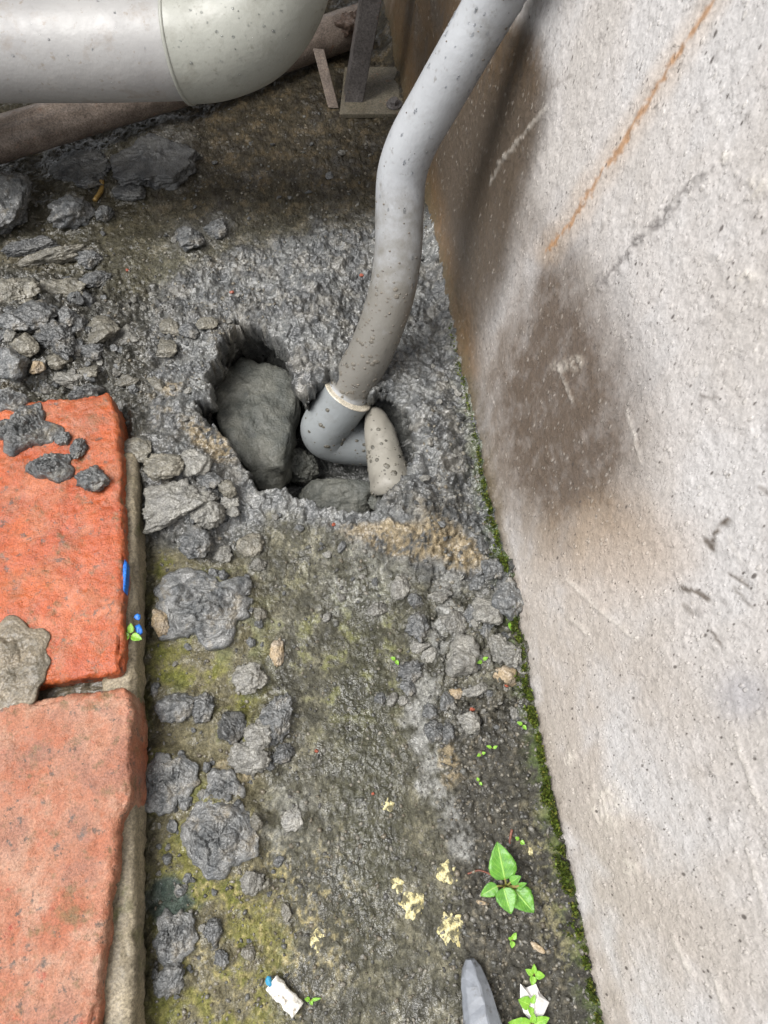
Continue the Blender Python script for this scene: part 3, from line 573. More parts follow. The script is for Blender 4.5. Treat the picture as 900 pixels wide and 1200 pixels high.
st2 = ss(-62, 58, polysd(u + A1 * 40, v + A1 * 40, [(632, 268), (665, 285), (700, 340), (735, 430), (752, 520), (735, 610), (650, 640), (590, 580), (560, 470), (590, 390)]))
wc = mixc(wc, lin(74, 59, 44), np.clip(st2 * (1 + .35 * A2 + .2 * A3), 0, 1) * .88)
st3 = ss(1.1, .2, blob(u + A1 * 60, v + A1 * 30, (720, 640), (100, 90), 10)); wc = mixc(wc, lin(164, 144, 122), st3 * .5)
ST1 = [(452, -20), (530, -20), (622, 40), (640, 95), (636, 160), (621, 235), (597, 300), (572, 365), (556, 430), (560, 520), (500, 300), (440, 60)]
s1 = ss(-22, 20, 5 * A2 + 4 * A3 + polysd(u + A1 * 16 + A2 * 5, v + A1 * 16, ST1))
wc = mixc(wc, lin(70, 58, 44), s1 * .93)
wc = mixc(wc, lin(96, 76, 52), s1 * ss(150, 40, v) * ss(-.3, .2, A2) * .6)
wc = mixc(wc, lin(120, 92, 58), ss(30, 0, lined(cu, cv, [(449, 0), (500, 240), (545, 430)])) * .6)
rust = lined(u + A2 * 5, v, [(850, -20), (835, 0), (790, 70), (745, 140), (722, 180), (690, 225), (668, 262), (640, 295)])
wc = mixc(wc, lin(150, 104, 60), ss(3.6, .8, rust + 5 * A3 + 3 * A2) * .85); wc = mixc(wc, lin(178, 152, 122), ss(26, 4, rust) * .28)
crk = lined(u + A3 * 9, v + A3 * 9, [(835, 195), (800, 228), (775, 262), (745, 285), (735, 300), (705, 332)])
ckm = ss(7, 1.5, crk) * ss(-.35, .05, A3 + .4 * A2); wc = mixc(wc, lin(112, 108, 106), ckm * .8); D_ = D_ + .0012 * ss(9, 3, crk) - .0016 * ss(5, 1, crk)
for l, wd_, k in (([(800, 690), (815, 693), (830, 702)], 4, .75), ([(832, 640), (842, 615), (852, 610)], 4, .8), ([(825, 632), (835, 645)], 4, .7), ([(855, 672), (875, 685)], 3, .6), ([(860, 690), (880, 712)], 3, .45), ([(835, 742), (845, 755)], 3, .6), ([(820, 462), (845, 468)], 3, .4), ([(890, 570), (900, 580)], 4, .5), ([(800, 708), (812, 720)], 5, .4), ([(640, 105), (672, 88)], 3, .3)):
    wc = mixc(wc, lin(92, 84, 76), ss(wd_, wd_ * .3, lined(u + A3 * 5, v + A3 * 5, l)) * min(1, k * 1.25))
for l, wd_ in (([(735, 482), (752, 540)], 3), ([(664, 678), (700, 712), (745, 748)], 3.5), ([(668, 722), (692, 745)], 4), ([(862, 862), (885, 930)], 3), ([(875, 985), (895, 1060)], 3), ([(790, 1100), (810, 1140)], 6), ([(592, 185), (640, 125)], 3.5), ([(855, 628), (868, 660)], 2.5), ([(655, 430), (672, 470)], 3), ([(575, 215), (592, 180)], 3), ([(880, 920), (898, 950)], 3), ([(840, 1150), (850, 1185)], 5)):
    D_ = D_ + .0010 * ss(wd_, 0, lined(u + A3 * 3, v + A3 * 3, l)); wc = mixc(wc, lin(214, 208, 198), ss(wd_, 0, lined(u + A3 * 3, v + A3 * 3, l)) * .3)
for c, r in (((888, 218), (18, 16)), ((718, 945), (24, 34)), ((742, 1018), (10, 16)), ((670, 890), (7, 9)), ((668, 428), (22, 10)), ((880, 325), (14, 10)), ((850, 185), (10, 8)), ((540, 1), (1, 1))):
    k = ss(1.2, .5, blob(u + A3 * 10, v + A2 * 14, c, r)) * ss(-.25, .1, A3); D_ = D_ + .0011 * k; wc = mixc(wc, lin(216, 210, 198), k * .35)
spk = (RV[cidb, 0] > .9) & (f1b < .32 * RV[cid, 1] + .08); wc = mixc(wc, lin(96, 90, 86), spk * .3)
f1c, _, cidc = worley(Yw * 60, Zw * 36, 71); spk = (RV[cidc, 0] > .72) & (f1c < .03 + .1 * RV[cidc, 1]); wc = mixc(wc, lin(86, 80, 78), spk * .3)
gb = ss(.034, .0, Zw - .006 - .02 * A2 - .012 * A1); wc = mixc(wc, lin(88, 78, 60), gb * (.35 + .55 * ss(780, 560, v)))
wc = mixc(wc, lin(150, 150, 156), ss(1.1, .2, blob(u, v, (870, 815), (50, 40))) * .5)
wc = np.clip(wc * (1 + .08 * A3)[..., None], .02, .8)
foot = .004 * ss(.03, 0, Zw)
inw = ss(1.06, 1.0, Yw) * ss(-.25, -.17, Yw) * ss(.6, .54, Zw)
V = np.stack([XF - (D_ + foot) * inw, Yw, Zw], -1).reshape(-1, 3); F_ = gridfaces(len(wy), len(wz))[:, ::-1]
nX, nY = len(wy), len(wz)
TH = .12; B0 = len(V)
back = np.array([[XW + TH, wy[0], wz[0]], [XW + TH, wy[-1], wz[0]], [XW + TH, wy[-1], wz[-1]], [XW + TH, wy[0], wz[-1]]])
bot = list(range(nX)); top = [(nY - 1) * nX + i for i in range(nX)]; lf = [j * nX for j in range(nY)]; rg = [j * nX + nX - 1 for j in range(nY)]
me = mesh('wall', V, F_, True, {'col': wc.reshape(-1, 3), 'wet': np.repeat((s1 * .75 + st2 * .35 + .25 * ss(330, 0, v) * ss(900, 600, u)).reshape(-1, 1), 3, 1)})
m, t, b = newmat('painted_render')
tc = nd(t, 'TexCoord').outputs['Object']; ca = nd(t, 'Attribute', attribute_name='col').outputs['Color']; wa = nd(t, 'Attribute', attribute_name='wet').outputs['Fac']
g = ramp(t, noise(t, tc, 420, 5, .6), .3, .7, .82, 1.18); cx = nd(t, 'CombineXYZ'); [t.links.new(g, cx.inputs[i]) for i in range(3)]
t.links.new(mixn(t, 1., ca, cx.outputs[0], 'MULTIPLY'), b.inputs['Base Color'])
t.links.new(ramp(t, wa, 0, 1, .55, .3), b.inputs['Roughness'])
mp = nd(t, 'Mapping'); t.links.new(tc, mp.inputs['Vector']); mp.inputs['Scale'].default_value = (1, 1, .55)
def dots(scale, rad, share, seedoff):
    mq = nd(t, 'Mapping'); t.links.new(tc, mq.inputs['Vector']); mq.inputs['Scale'].default_value = (1, 1, .5); mq.inputs['Location'].default_value = (seedoff, seedoff, 0)
    vo = nd(t, 'TexVoronoi'); vo.inputs['Scale'].default_value = scale; t.links.new(mq.outputs[0], vo.inputs['Vector'])
    sc_ = nd(t, 'SeparateColor'); t.links.new(vo.outputs['Color'], sc_.inputs[0])
    rr_ = math_(t, 'MULTIPLY', sc_.outputs[1], rad); k = math_(t, 'DIVIDE', vo.outputs['Distance'], math_(t, 'ADD', rr_, rad * .35))
    return math_(t, 'MULTIPLY', ramp(t, k, .55, 1., 1, 0), math_(t, 'LESS_THAN', sc_.outputs[0], share))
up1 = dots(380, .40, .22, 0); up2 = dots(620, .42, .4, 3.3); dk1 = dots(170, .18, .22, 7.1); dk2 = dots(420, .26, .14, 9.4)
base_ = b.inputs['Base Color'].links[0].from_socket
base_ = mixn(t, math_(t, 'MULTIPLY', math_(t, 'MAXIMUM', dk1, dk2), .85), base_, lin(74, 68, 64)); base_ = mixn(t, math_(t, 'MULTIPLY', up1, .22), base_, lin(210, 204, 194)); t.links.new(base_, b.inputs['Base Color'])
hh = math_(t, 'ADD', noise(t, mp.outputs[0], 800, 3, .5), math_(t, 'MULTIPLY', noise(t, mp.outputs[0], 260, 3), 1.2))
hh = math_(t, 'ADD', hh, math_(t, 'ADD', math_(t, 'MULTIPLY', up1, .8), math_(t, 'MULTIPLY', up2, .5)))
bump(t, b, hh, .0005, 1.)
wall = empty('rendered_wall', (XW, .4, 0), 'rough off-white rendered wall with brown damp stains and a rust streak', 'wall')
wf = link('wall_face', me, m); wf.parent = wall; wf.matrix_parent_inverse = Matrix.Translation((-XW, -.4, 0))
bx = bmesh.new(); bmesh.ops.create_cube(bx, size=1, matrix=Matrix.Translation((XW + .012 + TH / 2, .5, .72)) @ Matrix.Diagonal((TH, 6.99, 1.74, 1)))
for v_ in bx.verts: v_.co.x += LEAN * max(v_.co.z, 0) + .004
me = bpy.data.meshes.new('wall_core'); bx.to_mesh(me); bx.free()
M['wallplain'] = surf('plain_render', lin(190, 184, 180), lin(176, 168, 160), 8, bscale=200, bdist=.002)
o = link('wall_core', me, M['wallplain'], wall); o.matrix_parent_inverse = Matrix.Translation((-XW, -.4, 0))

# ------------------------------------------------------------------ brick kerb
def slab(outline_r, y0, y1, xl, z0, z1, seed, rr=.0045, amp=.0022, n=(70, 150, 24)):
    """a worn block: box surface with rounded arrises and rough faces; outline_r(y) gives the right side"""
    vs_, fs = [], []
    def face(fn, na, nb):
        b0 = len(vs_); a, bb = np.meshgrid(np.linspace(0, 1, na), np.linspace(0, 1, nb))
        q = fn(a.ravel(), bb.ravel()); vs_.extend(q); fs.extend((gridfaces(na, nb) + b0).tolist())
    nx, ny, nz = n; O = np.ones; S = np.stack
    face(lambda a, b_: S([a, b_, O(a.shape)], 1), nx, ny)
    face(lambda a, b_: S([b_, a, O(a.shape) * 0], 1), ny, nx)
    face(lambda a, b_: S([O(a.shape), a, b_], 1), ny, nz); face(lambda a, b_: S([O(a.shape) * 0, b_, a], 1), nz, ny)
    face(lambda a, b_: S([a, O(a.shape) * 0, b_], 1), nx, nz); face(lambda a, b_: S([b_, O(a.shape), a], 1), nz, nx)
    q = np.array(vs_); yy = y0 + (y1 - y0) * q[:, 1]; xr = outline_r(yy)
    L = np.array([1, 1, 1.]); p = np.stack([xl + (xr - xl) * q[:, 0], yy, z0 + (z1 - z0) * q[:, 2]], 1)
    lo = np.stack([np.full(len(p), xl), np.full(len(p), y0), np.full(len(p), z0)], 1) + rr; hi = np.stack([xr, np.full(len(p), y1), np.full(len(p), z1)], 1) - rr
    c = np.clip(p, lo, hi); d = p - c; l = np.linalg.norm(d, axis=1)[:, None]; nrm = d / np.maximum(l, 1e-6); p = c + nrm * np.minimum(l, rr)
    k = fbm3(p[:, 0] * 45 + seed, p[:, 1] * 45, p[:, 2] * 45, seed, 4, .6) * amp * 1.2 + fbm3(p[:, 0] * 260 + seed, p[:, 1] * 260, p[:, 2] * 260, seed, 3) * amp * .45
    k = k * (1 + .5 * ((np.abs(d) > 1e-7).sum(1) >= 2)) - amp * 1.6 * ((np.abs(d) > 1e-7).sum(1) >= 2) * ss(.1, .35, fbm3(p[:, 0] * 28, p[:, 1] * 28, p[:, 2] * 28, seed + 9, 3))
    pit = ss(.28, .5, fbm3(p[:, 0] * 120 + seed, p[:, 1] * 120, p[:, 2] * 120, seed + 5, 2)) * amp * .5
    p = p + nrm * (k - pit)[:, None]
    bm = bmesh.new(); bv = [bm.verts.new(x_) for x_ in p]
    for f in fs:
        try: bm.faces.new([bv[i] for i in f])
        except ValueError: pass
    bmesh.ops.remove_doubles(bm, verts=bm.verts, dist=2e-5); bmesh.ops.recalc_face_normals(bm, faces=bm.faces)
    me = bpy.data.meshes.new('block'); bm.to_mesh(me); bm.free(); me.polygons.foreach_set('use_smooth', np.ones(len(me.polygons), bool)); return me
def brickmat(name, c1, c2, gloss, wash, washlim):
    m, t, b = newmat(name); tc = nd(t, 'TexCoord').outputs['Object']
    c = mixn(t, ramp(t, noise(t, tc, 26, 6, .6), .35, .65), c1, c2)
    c = mixn(t, ramp(t, noise(t, tc, 60, 6, .7), *washlim), c, wash)
    c = mixn(t, ramp(t, noise(t, tc, 38, 6, .72), .46, .64, 0, .7), c, lin(118, 82, 56) if gloss else lin(164, 136, 116))
    c = mixn(t, ramp(t, noise(t, tc, 19, 5, .65), .54, .62, 0, .6), c, lin(186, 108, 74) if gloss else lin(122, 70, 52))
    c = mixn(t, ramp(t, noise(t, tc, 150, 4, .7), .60, .66, 0, .8), c, lin(74, 64, 56))
    c = mixn(t, ramp(t, noise(t, tc, 27, 5, .7), .60, .68, 0, .6), c, lin(84, 80, 46))
    c = mixn(t, ramp(t, noise(t, tc, 110, 5, .65), .58, .70, 0, .75), c, lin(96, 80, 50))
    c = mixn(t, ramp(t, noise(t, tc, 75, 4, .6), .63, .72, 0, .75), c, lin(92, 82, 76))
    g = ramp(t, noise(t, tc, 700, 4, .7), .33, .67, .66, 1.34); cx = nd(t, 'CombineXYZ'); [t.links.new(g, cx.inputs[i]) for i in range(3)]
    t.links.new(mixn(t, 1., c, cx.outputs[0], 'MULTIPLY'), b.inputs['Base Color'])
    t.links.new(ramp(t, noise(t, tc, 90, 4), .35, .65, .36 if gloss else .55, .75), b.inputs['Roughness'])
    b.inputs['Coat Weight'].default_value = .34 if gloss else .06; b.inputs['Coat Roughness'].default_value = .14
    hh = math_(t, 'ADD', noise(t, tc, 900, 3, .6), math_(t, 'MULTIPLY', noise(t, tc, 260, 4, .6), 1.8)); bump(t, b, hh, .0007, 1., True)
    return m
kerb = empty('brick_kerb', (XK - .07, .2, 0), 'low kerb of wet orange-red bricks on a mortar bed at the left', 'kerb')
KI = Matrix.Translation((-(XK - .07), -.2, 0))
def wig(y, s, a): return a * (fbm2(y * 40, y * 0 + s, s, 4))
pt = lambda u_, v_: P(u_, v_, ZB)
def outl(pts, s, a=.004):
    ys = np.array([p[1] for p in pts][::-1]); xs = np.array([p[0] for p in pts][::-1])
    return lambda y: np.interp(y, ys, xs) + wig(y, s, a)
b1 = outl([pt(128, 455), pt(139, 490), pt(143, 560), pt(146, 650), pt(144, 720), pt(142, 795)], 3, .003)
b2 = outl([pt(148, 800), pt(157, 830), pt(156, 880), pt(152, 940), pt(139, 965), pt(135, 1030), pt(128, 1055), pt(124, 1100), pt(112, 1200), pt(106, 1260)], 8, .003)
me = slab(b1, pt(142, 789)[1], pt(100, 462)[1], -.285, .002, ZB, 11, amp=.0026)
o = link('brick', me, brickmat('wet_brick', lin(164, 80, 34), lin(148, 64, 29), True, lin(168, 98, 70), (.56, .74)), kerb); o.matrix_parent_inverse = KI; o['label'] = 'glossy orange brick with mud clods on its far end'
me = slab(b2, pt(60, 1330)[1], pt(100, 812)[1], -.29, .002, ZB + .002, 23, amp=.0026)
o = link('brick', me, brickmat('worn_brick', lin(152, 104, 80), lin(146, 86, 60), False, lin(140, 56, 36), (.62, .70)), kerb); o.matrix_parent_inverse = KI; o['label'] = 'paler salmon brick with chipped right edge nearest the camera'
M['mortar'] = surf('mortar', lin(138, 128, 108), lin(112, 104, 88), 40, rough=(.5, .75), bscale=260, bdist=.0016, coat=.1, c3=lin(92, 92, 60), c3scale=30)
yb = pt(100, 590)[1]
me = slab(lambda y: XK + .0005 + wig(y, 4, .0016), -.13, .335, -.192, .0, .031, 31, rr=.006, amp=.002, n=(14, 240, 14)); o = link('mortar_edge', me, M['mortar'], kerb); o.matrix_parent_inverse = KI
me = slab(lambda y: -.188 + y * 0, -.135, .33, -.30, -.002, .012, 33, rr=.004, amp=.002, n=(30, 160, 6)); o = link('mortar_bed', me, M['mortar'], kerb); o.matrix_parent_inverse = KI
me = slab(lambda y: pt(150, 795)[0] - .002 + wig(y, 9, .006), pt(100, 816)[1], pt(100, 786)[1], -.28, .008, .024, 41, rr=.004, amp=.006, n=(60, 12, 10)); o = link('mortar_joint', me, surf('damp_mortar', lin(96, 88, 72), lin(70, 64, 54), 50, bscale=260, bdist=.002, coat=.3), kerb); o.matrix_parent_inverse = KI
V, F_ = pat(83, (.033, .033, .0045), 40, 100, .3, 1., .04); p = P(10, 780, ZB + .001)
o = link('mortar_smear', mesh('smear', V, F_), surf('grey_mortar', lin(122, 112, 96), lin(92, 86, 74), 60, bscale=300, bdist=.0016, coat=.15), kerb); o.matrix_parent_inverse = KI; o.location = p

# ------------------------------------------------------------------ pipes
def pvc(name, c1, c2, mudc, attr=False, rough=(.28, .42)):
    m, t, b = newmat(name); tc = nd(t, 'TexCoord').outputs['Object']
    c = mixn(t, ramp(t, noise(t, tc, 14, 5, .6), .3, .7), c1, c2)
    c = mixn(t, ramp(t, noise(t, tc, 170, 3, .6), .62, .74, 0, .6), c, mudc)
    c = mixn(t, ramp(t, noise(t, tc, 34, 6, .7), .54, .68, 0, .4), c, mudc)
    if attr:
        a = nd(t, 'Attribute', attribute_name='mud').outputs['Fac']
        k = math_(t, 'MULTIPLY_ADD', a, 1.); k.node.inputs[2].default_value = -.42
        s = math_(t, 'ADD', k, noise(t, tc, 90, 5, .65)); c = mixn(t, ramp(t, s, .3, .95, 0, .95), c, mudc)
    t.links.new(c, b.inputs['Base Color']); t.links.new(ramp(t, noise(t, tc, 60, 4), .35, .65, *rough), b.inputs['Roughness'])
    bump(t, b, math_(t, 'ADD', noise(t, tc, 220, 4), noise(t, tc, 60, 3)), .0004, .8); return m
M['droplet'], t, b = newmat('water_drop'); b.inputs['Base Color'].default_value = (.9, .92, .95, 1); b.inputs['Roughness'].default_value = .03; b.inputs['Transmission Weight'].default_value = 1.; b.inputs['IOR'].default_value = 1.33
def beads(V, N, n, seed, rlo, rhi, squash=.45, sel=None, long=1.0, along=None):
    """little lumps sitting on a surface given by points and normals"""
    r = np.random.RandomState(seed); D, F0 = ico(1 if rhi < .0019 else 2); idx = r.choice(len(V), n, p=sel) if sel is not None else r.randint(0, len(V), n)
    vs_, fs = [], []
    for k, i in enumerate(idx):
        nn = N[i]; tt = np.cross(nn, [.3, .5, .8]) if along is None else along[i]; tt = tt / np.linalg.norm(tt); bb = np.cross(nn, tt)
        s = rlo + (rhi - rlo) * r.rand()**2.2
        q = V[i] + s * (D[:, :1] * tt * long * (1 + .6 * r.rand()) + D[:, 1:2] * bb + D[:, 2:] * nn * squash) * (1 + .15 * (r.rand(len(D), 1) - .5))
        vs_.append(q); fs.append(F0 + k * len(D))
    return np.concatenate(vs_), np.concatenate(fs)
def at_depth(u_, v_, D): return CAM + ray(u_, v_) * D
riser = empty('drain_pipe', hit(395, 520), 'bent grey plastic waste pipe rising from the broken hole past the wall', 'pipe')
def rloc(o): o.parent = riser; o.matrix_parent_inverse = Matrix.Translation(-riser.location)
PR = .0203
cl = catmull([at_depth(u_, v_, d_) for u_, v_, d_ in ((396, 486, .708), (410, 455, .69), (434, 413, .662), (456, 355, .635), (466, 300, .617), (468, 250, .60), (471, 205, .583), (484, 166, .562), (511, 118, .535), (543, 62, .505), (576, 5, .478), (612, -60, .443), (645, -120, .40), (690, -220, .36))], 16)
kn = np.arange(len(cl)) / 192.
V, fs, T_, dirs = sweep(cl, np.interp(kn, [0, .5, .8, 1.2], [.0200, .0196, .0178, .0174]), 56); mudv = np.repeat((.62 * ss(.62, .34, kn) + .38 * ss(.36, .2, kn)) * ss(.075, .10, kn), 56); mudv[:] = np.clip(mudv, 0, 1)
me = mesh('riser', V, fs, True, {'mud': np.repeat(mudv[:, None], 3, 1)})
M['riser'] = pvc('grey_pvc_muddy', lin(164, 167, 170), lin(150, 152, 155), lin(108, 105, 98), True)
rloc(link('pipe_body', me, M['riser']))
NV = dirs.reshape(-1, 3); sel = (ss(.5, .1, kn) * ss(.06, .1, kn) + .12)[:, None] * np.ones((1, 56)); sel = (sel / sel.sum()).ravel()
TV = np.repeat(T_, 56, axis=0)
bv, bf = beads(V, NV, 420, 5, .0003, .0012, .4, sel); o = link('mud_specks', mesh('specks', bv, bf), surf('speck_mud', lin(120, 112, 100), lin(92, 88, 82), 200, bscale=600, bdist=.0005, coat=.4)); rloc(o); o['kind'] = 'stuff'
sel = np.repeat(ss(.55, .95, kn) + .25, 56); sel = sel / sel.sum()
sel = (ss(.36, .12, kn) * ss(.07, .11, kn) + .001)[:, None] * np.ones((1, 56)); sel = (sel / sel.sum()).ravel()
bv, bf = beads(V, NV, 230, 15, .0006, .0024, .2, sel); o = link('mud_crust', mesh('crust', bv, bf), surf('mud_splash', lin(112, 107, 98), lin(92, 88, 80), 150, bscale=600, bdist=.0006, coat=.3)); rloc(o); o['kind'] = 'stuff'
sel = np.repeat(ss(.55, .95, kn) + .25, 56); sel = sel / sel.sum()
bv, bf = beads(V, NV, 420, 6, .0004, .0012, .45, sel, 1.6, TV); o = link('water_drops', mesh('drops', bv, bf), M['droplet']); rloc(o); o['kind'] = 'stuff'
# elbow fitting at its foot
M['fit'] = pvc('grey_pvc_fitting', lin(130, 134, 135), lin(116, 120, 121), lin(92, 90, 84), rough=(.35, .5))
fl = catmull([at_depth(u_, v_, d_) for u_, v_, d_ in ((408, 461, .690), (398, 476, .699), (385, 494, .710), (381, 504, .718), (388, 512, .728), (412, 517, .736), (450, 519, .742), (490, 520, .745))], 10)
V, fs, _, _ = sweep(fl, .0238, 48); rloc(link('elbow', mesh('elbow', V, fs), M['fit']))
NE = []
V, fs, _, dE = sweep(fl, .0238, 48, False); sel = np.repeat(ss(.15, .75, np.linspace(0, 1, len(fl))) + .15, 48); sel /= sel.sum()
bv, bf = beads(V, dE.reshape(-1, 3), 170, 19, .0004, .0022, .4, sel); o = link('mud_specks', mesh('specks', bv, bf), M['mudstone']); rloc(o); o['kind'] = 'stuff'
V, fs = rock(66, (.016, .011, .012), 5, 9, .2, .3); o = link('mud_fill', mesh('fill', V + at_depth(415, 505, .728), fs), surf('pale_mud', lin(150, 148, 138), lin(118, 116, 108), 120, bscale=400, bdist=.002, coat=.3)); rloc(o)
rim = [fl[0] + (fl[1] - fl[0]) * k for k in (-.12, .02, .5, .62)]
rp = np.array([fl[0] + (fl[3] - fl[0]) * k for k in (-.16, -.12, .02, .06)]); V, fs, _, _ = sweep(rp, [.0232, .0247, .0247, .0236], 48)
rloc(link('socket_rim', mesh('rim', V, fs), surf('cream_glue', lin(206, 198, 182), lin(178, 170, 152), 120, bscale=500, bdist=.0006)))
# muddy stub
sl = catmull([at_depth(u_, v_, d_) for u_, v_, d_ in ((437, 478, .705), (440, 490, .700), (446, 512, .692), (451, 535, .684), (456, 556, .676), (459, 570, .672), (461, 579, .672))], 8)
rs_ = np.interp(np.linspace(0, 1, len(sl)), [0, .08, .3, .62, .85, .95, 1], [.003, .0085, .0145, .018, .0195, .016, .004])
V, fs, T_, dirs = sweep(sl, rs_, 44, True, lambda V_, d_: .0016 * fbm3(V_[..., 0] * 90, V_[..., 1] * 90, V_[..., 2] * 90, 3, 3))
stub = empty('pipe_stub', sl[-1], 'short pale mud-smeared pipe stub lying beside the elbow in the hole', 'pipe stub')
o = link('stub_body', mesh('stub', V, fs), pvc('muddy_pale_pvc', lin(140, 137, 128), lin(118, 114, 105), lin(92, 88, 80), rough=(.4, .6))); o.parent = stub; o.matrix_parent_inverse = Matrix.Translation(-stub.location)
sel = np.repeat(ss(.2, .6, np.linspace(0, 1, len(sl))) + .1, 44); sel /= sel.sum()
bv, bf = beads(V, dirs.reshape(-1, 3), 200, 8, .0005, .0026, .4, sel); o = link('mud_specks', mesh('specks', bv, bf), M['mudstone']); o.parent = stub; o.matrix_parent_inverse = Matrix.Translation(-stub.location); o['kind'] = 'stuff'
# large waste pipe at the top left
big = empty('waste_pipe', P(200, 60, 0), 'thick pale grey waste pipe with coupling crossing the top left corner', 'pipe')
def bloc(o): o.parent = big; o.matrix_parent_inverse = Matrix.Translation(-big.location)
bl = catmull([at_depth(-900, 100, .72), at_depth(-330, 70, .64), at_depth(-160, 60, .63), at_depth(0, 56, .622), at_depth(110, 55, .618), at_depth(225, 52, .615)], 12)
V, fs, T_, dirs = sweep(bl, .041, 72)
M['big'] = pvc('pale_pvc', lin(154, 153, 151), lin(136, 135, 134), lin(116, 102, 86), rough=(.4, .55)); bloc(link('pipe_body', mesh('big', V, fs), M['big']))
cl2 = catmull([at_depth(211, 52, .615), at_depth(250, 47, .612), at_depth(290, 28, .606), at_depth(318, -12, .596), at_depth(330, -70, .58), at_depth(336, -150, .56), at_depth(340, -260, .53)], 14)
V2, fs2, T2, dirs2 = sweep(cl2, .0442, 72); M['coup'] = pvc('greenish_pvc', lin(146, 147, 139), lin(134, 135, 127), lin(104, 102, 91), rough=(.4, .55)); bloc(link('coupling', mesh('coup', V2, fs2), M['coup']))
rp = np.array([cl2[0] + (cl2[2] - cl2[0]) * k for k in (-.10, -.06, .5, .6)]); V3, fs3, _, _ = sweep(rp, [.0441, .0452, .0452, .0443], 72); bloc(link('coupling_rim', mesh('rim', V3, fs3), M['coup']))
allV = np.concatenate([V, V2]); allN = np.concatenate([dirs.reshape(-1, 3), dirs2.reshape(-1, 3)]); sel = (allN[:, 2] > -.3) * np.concatenate([np.full(len(V), .4), np.ones(len(V2))]); sel = sel / sel.sum()
bv, bf = beads(allV, allN, 700, 12, .0003, .0012, .45, sel); o = link('water_drops', mesh('drops', bv, bf), M['droplet']); bloc(o); o['kind'] = 'stuff'
# brown steel frame behind it
M['rust'] = surf('rusty_steel', lin(122, 110, 100), lin(92, 82, 74), 40, rough=(.35, .6), bscale=260, bdist=.001, coat=.3, c3=lin(120, 78, 52), c3scale=90, c3lim=(.62, .74))
M['darksteel'] = surf('dark_steel', lin(92, 88, 86), lin(74, 70, 68), 30, rough=(.3, .5), bscale=200, bdist=.0007, coat=.3, c3=lin(110, 76, 54), c3scale=80, c3lim=(.62, .74))
M['plate'] = surf('dirty_plate', lin(104, 98, 84), lin(88, 82, 70), 40, rough=(.45, .7), bscale=260, bdist=.0008, coat=.2, c3=lin(112, 78, 56), c3scale=60, c3lim=(.6, .7))
fr = empty('pipe_bracket', hit(430, 120), 'rusty steel bracket with bolted base plate and brown tube under the waste pipe', 'bracket')
def floc(o): o.parent = fr; o.matrix_parent_inverse = Matrix.Translation(-fr.location); return o
tl = catmull([at_depth(-800, 420, .62), at_depth(-260, 245, .72), at_depth(-60, 182, .755), at_depth(100, 133, .79), at_depth(250, 88, .83), at_depth(390, 40, .87), at_depth(425, 28, .88)], 12)
V, fs, _, _ = sweep(tl, .0215, 40, True, lambda V_, d_: .0006 * fbm3(V_[..., 0] * 60, V_[..., 1] * 60, V_[..., 2] * 60, 3, 3)); floc(link('tube', mesh('tube', V, fs), M['rust']))
def boxmesh(o_, ax, ay, az, bev=.001):
    bm = bmesh.new(); vv = [bm.verts.new(tuple(np.asarray(o_) + ax * i + ay * j + az * k)) for i in (0, 1) for j in (0, 1) for k in (0, 1)]
    for f in ((0, 1, 3, 2), (4, 6, 7, 5), (0, 4, 5, 1), (2, 3, 7, 6), (0, 2, 6, 4), (1, 5, 7, 3)): bm.faces.new([vv[i] for i in f])
    bmesh.ops.recalc_face_normals(bm, faces=bm.faces); bmesh.ops.bevel(bm, geom=list(bm.edges), offset=bev, segments=2, affect='EDGES', profile=.6)
    me = bpy.data.meshes.new('bar'); bm.to_mesh(me); bm.free(); return me
p0, p1, p2 = P(398, 137, .004), P(478, 137, .004), P(404, 82, .004); pl0 = p0.copy()
floc(link('base_plate', boxmesh(p0 + np.array([0, 0, -.002]), p1 - p0, p2 - p0, np.array([0, 0, .006]), .0012), M['plate']))
bc = P(462, 121, .010); V, fs, _, _ = sweep(np.array([bc + ZZ * k for k in (-.002, .004, .0055)]), [.0055, .0055, .0042], 6); floc(link('bolt', mesh('bolt', V, fs, False), M['darksteel']))
V, fs, _, _ = sweep(np.array([bc + ZZ * k for k in (-.002, -.0005, .0002)]), [.009, .009, .0085], 24); floc(link('washer', mesh('washer', V, fs, False), M['darksteel']))
pa = P(414, 122, .006); pb = at_depth(446, -60, .72); d_ = (pb - pa) * (.735 / (pb - pa)[2]); sx = np.array([.021, -.003, 0]); sy = np.array([.001, .003, 0])
floc(link('post', boxmesh(pa - sx * .5, sx, sy, d_, .0008), M['darksteel'])); floc(link('post_flange', boxmesh(pa - sx * .5 + sy * 1.05, np.array([.003, 0, 0]), np.array([.001, .019, 0]), d_, .0008), M['darksteel']))
pa = P(397, 127, .004); pb = P(380, 60, .045); d_ = pb - pa; floc(link('brace', boxmesh(pa, np.array([-.012, 0, .002]), np.array([0, .004, .0]), d_, .0008), M['rust']))
floc(link('added_shade_slab', boxmesh(np.array([-1.0, .74, .74]), np.array([1.06, 0, 0]), np.array([0, 1.0, 0]), np.array([0, 0, .03]), .003), M['rust']))  # unseen slab added overhead to shade the far left ground and pipes
V, F_ = rock(91, (.018, .014, .016), 4, 9, .4, .5); o = floc(link('rust_crust', mesh('crust', V, F_), surf('rust_crust', lin(96, 80, 70), lin(66, 54, 46), 200, bscale=400, bdist=.002))); o.location = at_depth(408, 30, .855); 

